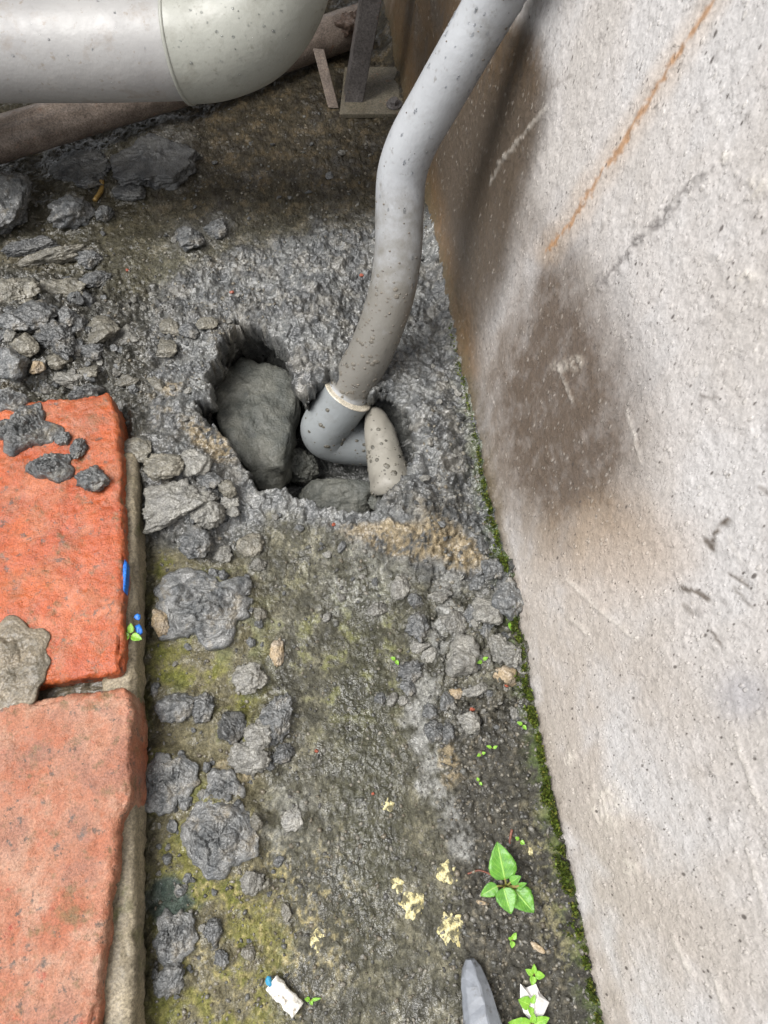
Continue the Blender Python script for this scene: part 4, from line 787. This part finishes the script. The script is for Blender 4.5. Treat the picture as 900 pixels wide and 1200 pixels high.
# ------------------------------------------------------------------ rubble in place
rng = np.random.RandomState(9)
def put(seed, u_, v_, w, h, rot, th, k, fac, ro, lu, lab, sub=4, base=None):
    onb = v_ < 575 and u_ < 125 and v_ > 462
    p = P(u_, v_, ZB) if onb else hit(u_, v_)
    dp = depth(p) / FPX; a, bb = w * dp / 2 * 1.06, h * dp / 2 * 1.08; c = max(th * math.sqrt(a * bb) * (.8 if lu > .3 else 1.05), .0015)
    V, F_ = pat(seed, (a, bb, c * 1.25), *((44, 110) if max(w, h) > 50 else (24, 64))) if lu > .29 else rock(seed, (a, bb, c), sub, fac, ro * 1.15, lu, .35, k == 'l')
    tr = -math.radians(rot); cs, sn = math.cos(tr), math.sin(tr); V = np.stack([V[:, 0] * cs - V[:, 1] * sn, V[:, 0] * sn + V[:, 1] * cs, V[:, 2]], 1)
    nm, cat, mt = K[k]
    up_ = c * (.1 if lu > .29 else .34)
    q = (P(u_, v_, p[2] + up_))
    o = link(nm, mesh(nm, V, F_), M[mt], None, (q[0], q[1], p[2] + up_)); tag(o, lab, cat, 'rubble lumps around the broken hole'); return o
for i, r in enumerate(ROCKS): put(100 + i, *r, sub=6 if max(r[2], r[3]) > 60 else 5 if max(r[2], r[3]) > 19 else 4)
# boulders down in the hole
def inhole(seed, u_, v_, z, w, h, c, rot, lab, tilt=0, fac=9, ro=.12):
    p = P(u_, v_, z); dp = depth(p) / FPX; V, F_ = rock(seed, (w * dp / 2, h * dp / 2, c), 6, fac, ro, .05, crust=.5)
    o = link('boulder', mesh('boulder', V, F_), M['hole_rock'], None, p); o.rotation_euler = (math.radians(tilt), 0, -math.radians(rot)); return tag(o, lab, 'boulder', 'boulders inside the hole')
inhole(517, 302, 500, -.058, 112, 188, .040, -6, 'tall smooth grey clay boulder filling the left of the hole', 10, 12, .05)
inhole(502, 392, 590, -.075, 110, 62, .030, 8, 'low dark rock at the bottom of the hole under the elbow', 0, 9, .06)
inhole(503, 352, 545, -.085, 50, 50, .022, 0, 'small shadowed lump between the boulder and the elbow', 0, 9, .2)
inhole(504, 446, 592, -.035, 30, 26, .012, 20, 'little blue-grey stone wedged below the pipe stub', 0, 9, .15)

# small crumbs: alike, countable, told apart only by the patch they lie on
CR = [mesh('crumb', *rock(300 + i, (.005, .005, .003), 4, 7, .2, .05)) for i in range(8)]
CR2 = [m_.copy() for m_ in CR]
for a in CR: a.materials.append(M['clay'])
for a in CR2: a.materials.append(M['stone'])
ZONES = [
 ([(185, 660), (320, 680), (330, 780), (190, 780)], 18, .15, 'small dark clod at the fringe of the wide folded clay pat', 7, 17),
 ([(180, 880), (330, 880), (330, 1050), (185, 1050)], 34, .15, 'small dark clod at the fringe of the ridged clay heaps', 7, 18),
 ([(178, 1065), (240, 1065), (240, 1180), (178, 1180)], 12, .15, 'small dark clod by the clump below the teal stain', 6, 14),
 ([(0, 320), (120, 330), (150, 400), (150, 470), (0, 470)], 46, .35, 'small broken lump filling the rubble heap beyond the brick', 9, 24),
 ([(100, 350), (200, 320), (330, 300), (330, 380), (240, 420), (240, 500), (150, 480), (140, 440)], 28, .6, 'small wet mud crumb on the churned mud left of the hole', 5, 15),
 ([(150, 590), (330, 590), (480, 690), (470, 760), (340, 720), (270, 660)], 26, .5, 'small grey crumb on the wet concrete below the hole'),
 ([(480, 560), (560, 520), (615, 740), (620, 850), (520, 870), (500, 680)], 66, .5, 'small grey crumb in the rubble between hole and mossy wall foot'),
 ([(180, 760), (340, 760), (350, 1180), (180, 1180)], 22, .35, 'small dark crumb on the yellow moss beside the kerb'),
 ([(490, 270), (525, 300), (560, 480), (570, 560), (500, 540), (490, 400)], 20, .5, 'small muddy crumb in the gap between riser pipe and wall'),
 ([(60, 170), (400, 150), (430, 280), (120, 300)], 20, .35, 'small brown crumb on the dark mud under the waste pipe'),
]
ico_s = np.random.RandomState(21)
for poly, n, mixs, lab, *rest in ZONES:
    lo, hi = rest if rest else (5, 13); pa = np.array(poly); k = 0
    while k < n:
        u_ = pa[:, 0].min() + ico_s.rand() * np.ptp(pa[:, 0]); v_ = pa[:, 1].min() + ico_s.rand() * np.ptp(pa[:, 1])
        if polysd(np.array([u_]), np.array([v_]), poly)[0] < 0 or polysd(np.array([u_]), np.array([v_]), HOLE)[0] > -8: continue
        p = hit(u_, v_); s = (lo + (hi - lo) * ico_s.rand()**1.8) * depth(p) / FPX / 2
        o = link('crumb', (CR if ico_s.rand() > mixs else CR2)[ico_s.randint(8)], None, None, (p[0], p[1], p[2] + s * .2)); o.rotation_euler = (ico_s.rand() * .6, ico_s.rand() * .6, ico_s.rand() * 6.28)
        s = s / .005; o.scale = (s * (.8 + .5 * ico_s.rand()), s * (.8 + .4 * ico_s.rand()), s * (.7 + .4 * ico_s.rand()))
        tag(o, lab, 'crumb', lab.replace('small', 'crumbs:')); k += 1
# grit: nobody could count it
def grit(name, poly_w, n, smin, smax, cols, seed, wet=.4):
    r = np.random.RandomState(seed); D, F0 = ico(1); pos = []
    pts = np.concatenate([np.array([p for p in poly]) for poly, _ in poly_w])
    for poly, wgt in poly_w:
        pa = np.array(poly); m_ = int(n * wgt); c = 0
        while c < m_:
            u_ = pa[:, 0].min() + r.rand(m_ * 2) * np.ptp(pa[:, 0]); v_ = pa[:, 1].min() + r.rand(m_ * 2) * np.ptp(pa[:, 1])
            k = (polysd(u_, v_, poly) > 0) & (polysd(u_, v_, HOLE) < -4); q = np.array([P(a, b_) for a, b_ in zip(u_[k], v_[k])]); pos.append(q[:m_ - c]); c += len(q[:m_ - c])
    pos = np.concatenate(pos); z = gzs(pos[:, 0], pos[:, 1]); N = len(pos)
    s = smin + (smax - smin) * r.rand(N)**3; sc = s[:, None] * (.6 + .6 * r.rand(N, 3)) * [1, 1, .75]
    a = r.rand(N) * 6.28; ca_, sa_ = np.cos(a), np.sin(a); Q = D[None] * (1 + .9 * (r.rand(N, len(D), 1) - .5)) * sc[:, None]
    V = np.stack([Q[..., 0] * ca_[:, None] - Q[..., 1] * sa_[:, None], Q[..., 0] * sa_[:, None] + Q[..., 1] * ca_[:, None], Q[..., 2]], -1)
    V = V + np.stack([pos[:, 0], pos[:, 1], z + sc[:, 2] * .1], -1)[:, None]
    F_ = (F0[None] + (np.arange(N) * len(D))[:, None, None]).reshape(-1, 3)
    C = np.array(cols)[r.randint(0, len(cols), N)] * (.75 + .5 * r.rand(N, 1)); C = np.repeat(C[:, None], len(D), 1).reshape(-1, 3)
    m_ = surf(name, 0, 0, attr='col', rough=(.25, .55), bscale=700, bdist=.0005, coat=wet, coatr=.15)
    o = link(name, mesh(name, V.reshape(-1, 3), F_, False, {'col': C}), m_); return o
o = grit('grit', [([(490, 480), (570, 480), (640, 780), (700, 1200), (520, 1200), (510, 820), (500, 640)], .34), ([(-20, 300), (300, 300), (330, 380), (240, 480), (140, 480), (-20, 470)], .2), ([(170, 600), (480, 640), (520, 800), (500, 1200), (180, 1200)], .28), ([(0, 150), (440, 100), (520, 280), (300, 310), (0, 300)], .18)], 9000, .0004, .0022,
         [lin(100, 98, 92), lin(84, 84, 80), lin(70, 69, 66), lin(112, 108, 98), lin(92, 86, 74)], 31)
tag(o, 'fine wet grit strewn over the concrete and mud', 'grit', None, 'stuff')

# ------------------------------------------------------------------ moss along the foot of the wall
def mossmesh(n, seed):
    r = np.random.RandomState(seed); yy = []; 
    vy = r.rand(n * 5); v_ = 380 + vy * 820; dens = np.interp(v_, [380, 520, 620, 700, 780, 1010, 1080, 1200], [.03, .08, .4, .5, .9, .9, .3, .2])
    v_ = v_[r.rand(len(v_)) < dens][:n]; n = len(v_); uc = 500 + (v_ - 240) * .2135
    y0 = np.array([P(a, b_)[1] for a, b_ in zip(uc, v_)])
    cl_ = n2(y0 * 70, y0 * 0 + 3.3, 7); wid = .0013 + .0022 * n2(y0 * 25, y0 * 0, 5) + .003 * cl_; wid = np.clip(wid, .001, .02)
    off = np.abs(r.normal(size=n)) * wid; keep = (n2(y0 * 160, off * 160, 15) > -.1); y0, off = y0[keep], off[keep]; n = len(y0)
    x0 = XW - .003 - off; z0 = gzs(x0, y0); z0 = np.where(r.rand(n) < .5, z0 + r.rand(n) * .009, z0 + r.rand(n) * .004)
    L = .0008 + .0019 * r.rand(n); az = r.rand(n) * 6.28; el = .3 + r.rand(n) * 1.1
    d = np.stack([np.cos(az) * np.cos(el) - .35, np.sin(az) * np.cos(el), np.sin(el)], 1); sd_ = np.cross(d, r.normal(size=(n, 3))); sd_ /= np.linalg.norm(sd_, axis=1)[:, None]
    b0 = np.stack([x0, y0, z0], 1); w = (L * .32)[:, None]
    V = np.stack([b0 - sd_ * w * .4, b0 + d * L[:, None] * .5 - sd_ * w, b0 + d * L[:, None], b0 + d * L[:, None] * .5 + sd_ * w, b0 + sd_ * w * .4], 1)
    F_ = np.arange(n * 5).reshape(n, 5)
    C = np.where(r.rand(n, 1) < .4, lin(84, 98, 34), lin(54, 66, 24)) * (.7 + .6 * r.rand(n, 1)); C = np.where(r.rand(n, 1) < .15, lin(104, 104, 46), C)
    return mesh('moss', V.reshape(-1, 3), F_, False, {'col': np.repeat(C[:, None], 5, 1).reshape(-1, 3)})
o = link('moss', mossmesh(24000, 4), surf('moss_leaf', 0, 0, attr='col', rough=(.45, .7), bscale=900, bdist=.0002)); tag(o, 'green moss strip growing along the foot of the wall', 'moss', None, 'stuff')

# ------------------------------------------------------------------ seedlings
def leafmat(name, c1, c2):
    m, t, b = newmat(name); uvn = nd(t, 'Attribute', attribute_name='lc'); sp = nd(t, 'SeparateXYZ'); t.links.new(uvn.outputs['Vector'], sp.inputs[0])
    ab = math_(t, 'ABSOLUTE', sp.outputs[1], 0); s = math_(t, 'SUBTRACT', math_(t, 'MULTIPLY', sp.outputs[0], 6.5), math_(t, 'MULTIPLY', ab, 3.2))
    fr_ = math_(t, 'ABSOLUTE', math_(t, 'SUBTRACT', math_(t, 'FRACT', s, 0), .5), 0)
    side = ramp(t, fr_, 0, .09, 1, 0); mid_ = ramp(t, ab, .02, .09, 1, 0); vein = math_(t, 'MAXIMUM', math_(t, 'MULTIPLY', side, .5), mid_)
    tc = nd(t, 'TexCoord').outputs['Object']
    c = mixn(t, ramp(t, noise(t, tc, 220, 3), .3, .7), c1, c2); c = mixn(t, math_(t, 'MULTIPLY', vein, .5), c, lin(170, 205, 100))
    t.links.new(c, b.inputs['Base Color']); b.inputs['Roughness'].default_value = .5; b.inputs['Transmission Weight'].default_value = 0
    b.inputs['Subsurface Weight'].default_value = .15; b.inputs['Subsurface Radius'].default_value = (.001, .002, .0005); b.inputs['Coat Weight'].default_value = .15
    bump(t, b, math_(t, 'ADD', math_(t, 'MULTIPLY', vein, -.6), noise(t, tc, 500, 3)), .0005, .7); return m
M['leaf'] = leafmat('leaf_green', lin(92, 146, 42), lin(66, 118, 32)); M['sprout'] = leafmat('sprout_green', lin(122, 170, 46), lin(100, 150, 38))
def leafmesh(L, Wd, tipsharp=1., fold=.25, curl=.2, thick=.00025):
    nu, nv = 15, 9; V, C = [], []
    for i in range(nu):
        s = i / (nu - 1); w = Wd * .5 * (math.sin(math.pi * s**.72))**(.75) * (1 - .25 * tipsharp * s) if 0 < s < 1 else Wd * .012
        for j in range(nv):
            q = -1 + 2 * j / (nv - 1); edge_ = 1 + .03 * math.sin(i * 2.4) * abs(q)
            V.append((s * L, q * w * edge_, abs(q) * w * fold - curl * L * s * s * .5 + .018 * L * math.sin(s * 22) * abs(q))); C.append((s, q, 0))
    n = len(V); V = np.array(V); F_ = gridfaces(nu, nv).tolist() if False else gridfaces(nv, nu)
    V2 = V - [0, 0, thick]; F2 = F_[:, ::-1] + n
    rim = [j for j in range(nv)] + [i * nv + nv - 1 for i in range(1, nu)] + [(nu - 1) * nv + j for j in range(nv - 2, -1, -1)] + [i * nv for i in range(nu - 2, 0, -1)]
    R_ = np.array([(rim[(k + 1) % len(rim)], rim[k], rim[k] + n, rim[(k + 1) % len(rim)] + n) for k in range(len(rim))])
    return mesh('leaf', np.concatenate([V, V2]), np.concatenate([F_, F2, R_]), True, {'lc': np.array(C + C)})
def orient(o, base, tip, roll=0.):
    d = np.asarray(tip) - np.asarray(base); d = d / np.linalg.norm(d); up = ZZ - d * d[2]; up /= np.linalg.norm(up); side = np.cross(up, d)
    up = up * math.cos(roll) + side * math.sin(roll); side = np.cross(up, d)
    o.matrix_local = Matrix(((d[0], side[0], up[0], base[0]), (d[1], side[1], up[1], base[1]), (d[2], side[2], up[2], base[2]), (0, 0, 0, 1)))
M['stem'] = surf('stem_green', lin(120, 130, 60), lin(128, 110, 70), 200, bscale=600, bdist=.0002)
def plant(name, root_px, leaves, label, stemr=.0007, mat='leaf', dry=False):
    """leaves: (base u,v, tip u,v, width px, base height, tip height, roll)"""
    g0 = P(*root_px, .0305) if root_px[0] < 165 else hit(*root_px); e = empty(name, g0, label, 'seedling' if mat == 'sprout' else 'plant', None if mat != 'sprout' else 'tiny green sprouts')
    inv = lambda p: np.asarray(p) - np.asarray(g0)
    for bu, bv, tu, tv, wp, zb, zt, ro in leaves:
        b_ = P(bu, bv, g0[2] + zb); t_ = P(tu, tv, g0[2] + zt); L = np.linalg.norm(t_ - b_)
        o = link('leaf', leafmesh(L, wp * depth(b_) / FPX), M[mat], e); orient(o, inv(b_), inv(t_), ro)
        path = catmull([np.zeros(3) + [0, 0, -.001], inv(b_) * .45 + [0, 0, zb * .25], inv(b_) + (inv(t_) - inv(b_)) * .04], 5)
        V, fs, _, _ = sweep(path, stemr, 8); link('stem', mesh('stem', V, fs), M['stem'], e)
    return e
plant('weed_plant', (592, 1038), [(592, 1031, 583, 988, 36, .012, .020, .1), (590, 1040, 599, 1071, 27, .011, .013, -.1), (603, 1043, 626, 1069, 30, .009, .012, .1), (583, 1038, 563, 1050, 17, .008, .007, 0), (598, 1034, 610, 1027, 12, .013, .018, .2), (606, 1040, 613, 1036, 9, .012, .015, 0), (608, 1038, 617, 1035, 6, .013, .017, .2)], 'green weed with five broad leaves growing in dark soil by the wall')
SP = [
 ((152, 744), [(152, 745, 139, 747, 11, .004, .005, 0), (153, 742, 153, 730, 9, .004, .006, 0), (154, 745, 166, 749, 11, .004, .005, 0)], 'bright three-leaf sprout on the mortar beside the orange brick'),
 ((597, 728), [(597, 727, 593, 720, 7, .004, .005, 0), (598, 729, 601, 740, 8, .004, .005, 0)], 'two-leaf sprout beside the pale wedge stone'),
 ((565, 774), [(565, 775, 559, 777, 5, .003, .004, 0), (566, 773, 572, 770, 5, .003, .004, 0)], 'two-leaf sprout at the right of the round pitted stone'),
 ((463, 773), [(463, 773, 458, 770, 5, .002, .003, 0), (464, 774, 467, 779, 5, .002, .003, 0)], 'yellowish sprout alone on the dark concrete'),
 ((612, 849), [(612, 849, 606, 846, 5, .003, .004, 0), (613, 850, 617, 855, 5, .003, .004, 0)], 'tiny sprout right of the rounded grey stone near the moss'),
 ((577, 877), [(576, 876, 570, 874, 4, .002, .003, 0), (578, 877, 583, 874, 4, .002, .003, 0)], 'tiny sprout on the dark soil below the rubble'),
 ((564, 884), [(563, 884, 559, 886, 4, .002, .003, 0), (565, 883, 569, 882, 4, .002, .003, 0)], 'tiny sprout left of another in the dark soil'),
 ((561, 916), [(561, 915, 559, 911, 4, .002, .003, 0), (562, 917, 565, 920, 4, .002, .003, 0)], 'tiny sprout between the rubble and the broad weed'),
 ((609, 985), [(608, 984, 604, 981, 5, .003, .004, 0), (610, 986, 615, 989, 6, .003, .004, 0)], 'two-leaf sprout just above the broad weed'),
 ((601, 1102), [(601, 1101, 605, 1093, 7, .003, .004, 0), (601, 1103, 600, 1111, 7, .003, .004, 0), (600, 1101, 596, 1099, 5, .003, .004, 0)], 'three-leaf sprout below the broad weed'),
 ((626, 1142), [(626, 1141, 626, 1130, 7, .006, .008, 0), (625, 1142, 616, 1136, 8, .006, .007, 0), (627, 1142, 639, 1144, 10, .006, .007, 0), (625, 1144, 624, 1155, 9, .006, .007, 0)], 'four-leaf sprout above the white scrap'),
 ((622, 1178), [(621, 1177, 608, 1172, 16, .008, .010, 0), (623, 1176, 627, 1166, 7, .008, .010, 0), (622, 1180, 623, 1191, 8, .008, .01, 0)], 'sprout with one round leaf over the white scrap'),
 ((622, 1200), [(622, 1199, 596, 1199, 13, .008, .010, 0), (624, 1199, 626, 1188, 9, .008, .011, 0), (626, 1200, 644, 1193, 13, .008, .010, 0)], 'bright sprout cut by the bottom edge below the white scrap'),
 ((364, 1172), [(363, 1171, 357, 1171, 6, .002, .004, 0), (365, 1172, 376, 1170, 4, .002, .004, 0), (364, 1173, 366, 1178, 5, .002, .003, 0)], 'yellowish sprout beside the white cigarette end'),
]
for r_, l_, lab in SP: plant('sprout', r_, l_, lab, .0003, 'sprout')

# ------------------------------------------------------------------ litter and odd bits
# crumpled white cigarette end with a blue tip
p0 = hit(318, 1151, .004); p1 = hit(350, 1183, .004); ax = p1 - p0; ax[2] = 0
path = np.array([p0 + ax * k for k in np.linspace(0, 1, 24)]); path[:, 2] = gz(*((p0 + p1) / 2)[:2]) + .0055
V, fs, _, _ = sweep(path, .0058, 30, True, lambda V_, d_: (.0018 * fbm3(V_[..., 0] * 220, V_[..., 1] * 220, V_[..., 2] * 220, 4, 3)) - .0022 * np.abs(n3(V_[..., 0] * 130, V_[..., 1] * 130, V_[..., 2] * 60, 8)))
V[:, 2] = path[0, 2] + (V[:, 2] - path[0, 2]) * .72
ce = empty('cigarette_end', p0, 'crumpled white cigarette end with a blue tip on the concrete', 'litter'); inv_ = Matrix.Translation(-ce.location)
o = link('paper', mesh('paper', V, fs), surf('white_paper', lin(222, 220, 212), lin(200, 196, 186), 120, lo=.5, hi=.7, rough=(.5, .7), bscale=300, bdist=.0008, c3=lin(120, 112, 100), c3scale=160, c3lim=(.54, .66), fine=.15), ce); o.matrix_parent_inverse = inv_
V, F_ = rock(61, (.0026, .0034, .0024), 3, 12, .05); o = link('blue_tip', mesh('tip', V, F_), surf('blue_plastic', lin(60, 140, 170), lin(40, 110, 150), 100, bscale=500, bdist=.0002), ce, p0 - np.array(ce.location) - ax * .05 + [0, 0, .003])
# grey spike at the bottom edge
ga, gb = hit(551, 1124, .006), hit(574, 1240, .012); d_ = gb - ga
sec = []
for k, (w, h) in zip(np.linspace(0, 1, 12), [(.004, .003), (.0085, .006), (.011, .008), (.0125, .009), (.0135, .0095), (.0145, .010), (.0155, .0105), (.0165, .011), (.0175, .0115), (.0185, .012), (.0195, .0125), (.02, .013)]): sec.append((k, w, h))
sx = np.cross(d_, ZZ); sx /= np.linalg.norm(sx); V, F_ = [], []
prof = [(-1, -.6), (-.92, .25), (-.3, .9), (-.18, .93), (.72, .55), (1, .05), (.98, -.6), (0, -.7)]
for k, w, h in sec:
    for a, c in prof: V.append(ga + d_ * k + sx * a * w * .74 + ZZ * c * h + rng.normal(size=3) * .00025)
for i in range(11):
    for j in range(8): F_.append((i * 8 + j, i * 8 + (j + 1) % 8, i * 8 + 8 + (j + 1) % 8, i * 8 + 8 + j))
F_ += [tuple(range(8))[::-1], tuple(88 + j for j in range(8))]
o = link('plastic_spike', mesh('spike', V, F_, False), surf('grey_plastic', lin(124, 128, 134), lin(104, 108, 114), 40, rough=(.4, .6), bscale=150, bdist=.0008, c3=lin(70, 68, 64), c3scale=90, c3lim=(.56, .7), coat=.05, fine=.1)); tag(o, 'pointed grey plastic offcut with a ridge at the bottom edge', 'offcut')
md = o.modifiers.new('bevel', 'BEVEL'); md.width = .0007; md.segments = 2
# white scrap
poly = [(609, 1152), (616, 1157), (627, 1152), (632, 1163), (643, 1174), (636, 1188), (622, 1196), (613, 1186), (608, 1170)]
p_ = np.array([hit(*q) for q in poly]); c_ = p_.mean(0); V, F_ = [], []
rings = [0, .35, .7, 1.]
for zt in (0, 1):
    for rr_ in rings[1:]:
        for k, q in enumerate(p_): w_ = c_ + (q - c_) * rr_; V.append((w_[0], w_[1], c_[2] + .003 + (.004 * (1 - rr_**2) + .0018 * math.sin(k * 2.1 + rr_ * 3)) - zt * .0006))
    V.append((c_[0], c_[1], c_[2] + .008 - zt * .0006))
n_ = len(poly)
for zt in (0, 1):
    o0 = zt * (3 * n_ + 1)
    for k in range(n_):
        k2 = (k + 1) % n_; f = [(o0 + 3 * n_, o0 + k, o0 + k2)] + [(o0 + r2 * n_ + k, o0 + (r2 + 1) * n_ + k, o0 + (r2 + 1) * n_ + k2, o0 + r2 * n_ + k2) for r2 in (0, 1)]
        F_ += f if not zt else [q[::-1] for q in f]
for k in range(n_): k2 = (k + 1) % n_; F_.append((2 * n_ + k, 3 * n_ + 1 + 2 * n_ + k, 3 * n_ + 1 + 2 * n_ + k2, 2 * n_ + k2))
o = link('white_scrap', mesh('scrap', V, F_, False), surf('white_shell', lin(224, 222, 220), lin(206, 204, 200), 80, rough=(.3, .5), bscale=300, bdist=.0005, fine=.06)); tag(o, 'crinkled white scrap under sprouts at the bottom right', 'litter')
# yellow stem, red twig, flake
def stick(pts, r, mat, name, lab, cat):
    q = catmull([hit(a, b_, r * .8) for a, b_ in pts], 6); V, fs, _, _ = sweep(q, r, 10, True, lambda V_, d_: .15 * r * fbm3(V_[..., 0] * 300, V_[..., 1] * 300, V_[..., 2] * 300, 2, 2)); tag(link(name, mesh(name, V, fs), mat), lab, cat)
M['straw'] = surf('straw', lin(150, 122, 66), lin(120, 96, 52), 120, bscale=500, bdist=.0003, coat=.3); M['twig'] = surf('twig', lin(120, 76, 62), lin(100, 62, 52), 120, bscale=500, bdist=.0003)
stick([(119, 211), (119, 222), (111, 235)], .0024, M['straw'], 'plant_stem', 'short curved yellow-brown stem lying below the dark slabs', 'stem')
stick([(597, 990), (598, 982), (600, 972)], .0009, M['twig'], 'twig', 'thin reddish twig behind the broad weed', 'twig')
stick([(548, 1024), (562, 1020), (578, 1026)], .0006, M['twig'], 'twig', 'hair-thin twig left of the broad weed', 'twig')
def flat(u_, v_, w, h, rot, mat, name, lab, cat, th=.0012, sd=1, onz=None):
    p = hit(u_, v_) if onz is None else P(u_, v_, onz); dp = depth(p) / FPX; V, F_ = rock(700 + sd, (w * dp / 2, h * dp / 2, th), 3, 9, .2, .15)
    o = link(name, mesh(name, V, F_), mat, None, (p[0], p[1], p[2] + th * .4)); o.rotation_euler = (0, 0, -math.radians(rot)); return tag(o, lab, cat)
flat(630, 1111, 20, 8, 40, M['tan'], 'wood_flake', 'thin pale wood flake on the soil below the broad weed', 'flake', .001, 2)
flat(565, 1058, 16, 5, 20, M['tan'], 'wood_flake', 'little pale flake under the lower left leaf of the weed', 'flake', .001, 3)
for i, (u_, v_, w, h, ro, lab) in enumerate([(553, 831, 10, 7, 10, 'orange brick chip below the thin tan splinter'), (424, 323, 8, 6, 0, 'red brick chip beside the riser pipe'), (272, 343, 8, 6, 0, 'red chip on the mud above the hole'), (371, 880, 7, 6, 0, 'orange chip on the middle concrete'), (593, 804, 8, 4, 20, 'orange chip under the tan angular stone'), (391, 615, 7, 6, 0, 'red chip on the near lip of the hole'), (149, 317, 6, 5, 0, 'tiny red chip on the far brown mud'), (437, 930, 6, 5, 0, 'tiny dark red chip on the olive concrete')]):
    flat(u_, v_, w * .75, h * .75, ro, M['chip'], 'brick_chip', lab, 'chip', .0016, 10 + i)
for i, (u_, v_, w, h, lab) in enumerate([(525, 1021, 24, 22, 'upper right pale yellow lichen patch near the weed'), (484, 1058, 30, 34, 'left yellow lichen patch with a trailing spot'), (527, 1089, 26, 34, 'lower yellow lichen patch above the grey offcut'), (371, 1102, 22, 26, 'yellow lichen ring on the concrete near the cigarette end'), (466, 1036, 14, 14, 'small yellow lichen spot at the upper left of its cluster'), (455, 943, 12, 16, 'pale lichen fleck alone on the olive concrete'), (621, 1000, 9, 10, 'cream lichen fleck right of the broad weed')]):
    p = hit(u_, v_); dp = depth(p) / FPX; V, fs = pat(900 + i, (w * dp / 2, h * dp / 2, .0007), 18, 60, .5, 1.6)
    o = link('lichen_patch', mesh('lichen', V, fs), M['yellow'], None, (p[0], p[1], p[2] + .0004)); tag(o, lab, 'lichen', 'yellow lichen patches on the concrete')
# blue paint flakes at the kerb
M['bluep'] = surf('blue_film', lin(40, 110, 190), lin(30, 90, 170), 100, rough=(.3, .5), bscale=400, bdist=.0003)
xb = float(b1(np.array([P(141, 670, ZB)[1]]))[0]); pb_ = P(140, 672, ZB - .004)
V, F_ = rock(811, (.0018, .018, .0075), 4, 9, .12); tag(link('blue_scrap', mesh('blue', V, F_), M['bluep'], None, (xb - .0008, pb_[1], ZB - .006)), 'blue plastic scrap stuck to the right edge of the orange brick', 'scrap')
flat(161, 724, 8, 10, 20, M['bluep'], 'blue_fleck', 'upper blue fleck on the mortar behind the three-leaf sprout', 'fleck', .001, 41, .032); flat(163, 738, 8, 14, -20, M['bluep'], 'blue_fleck', 'lower blue fleck on the mortar behind the three-leaf sprout', 'fleck', .001, 42, .032)
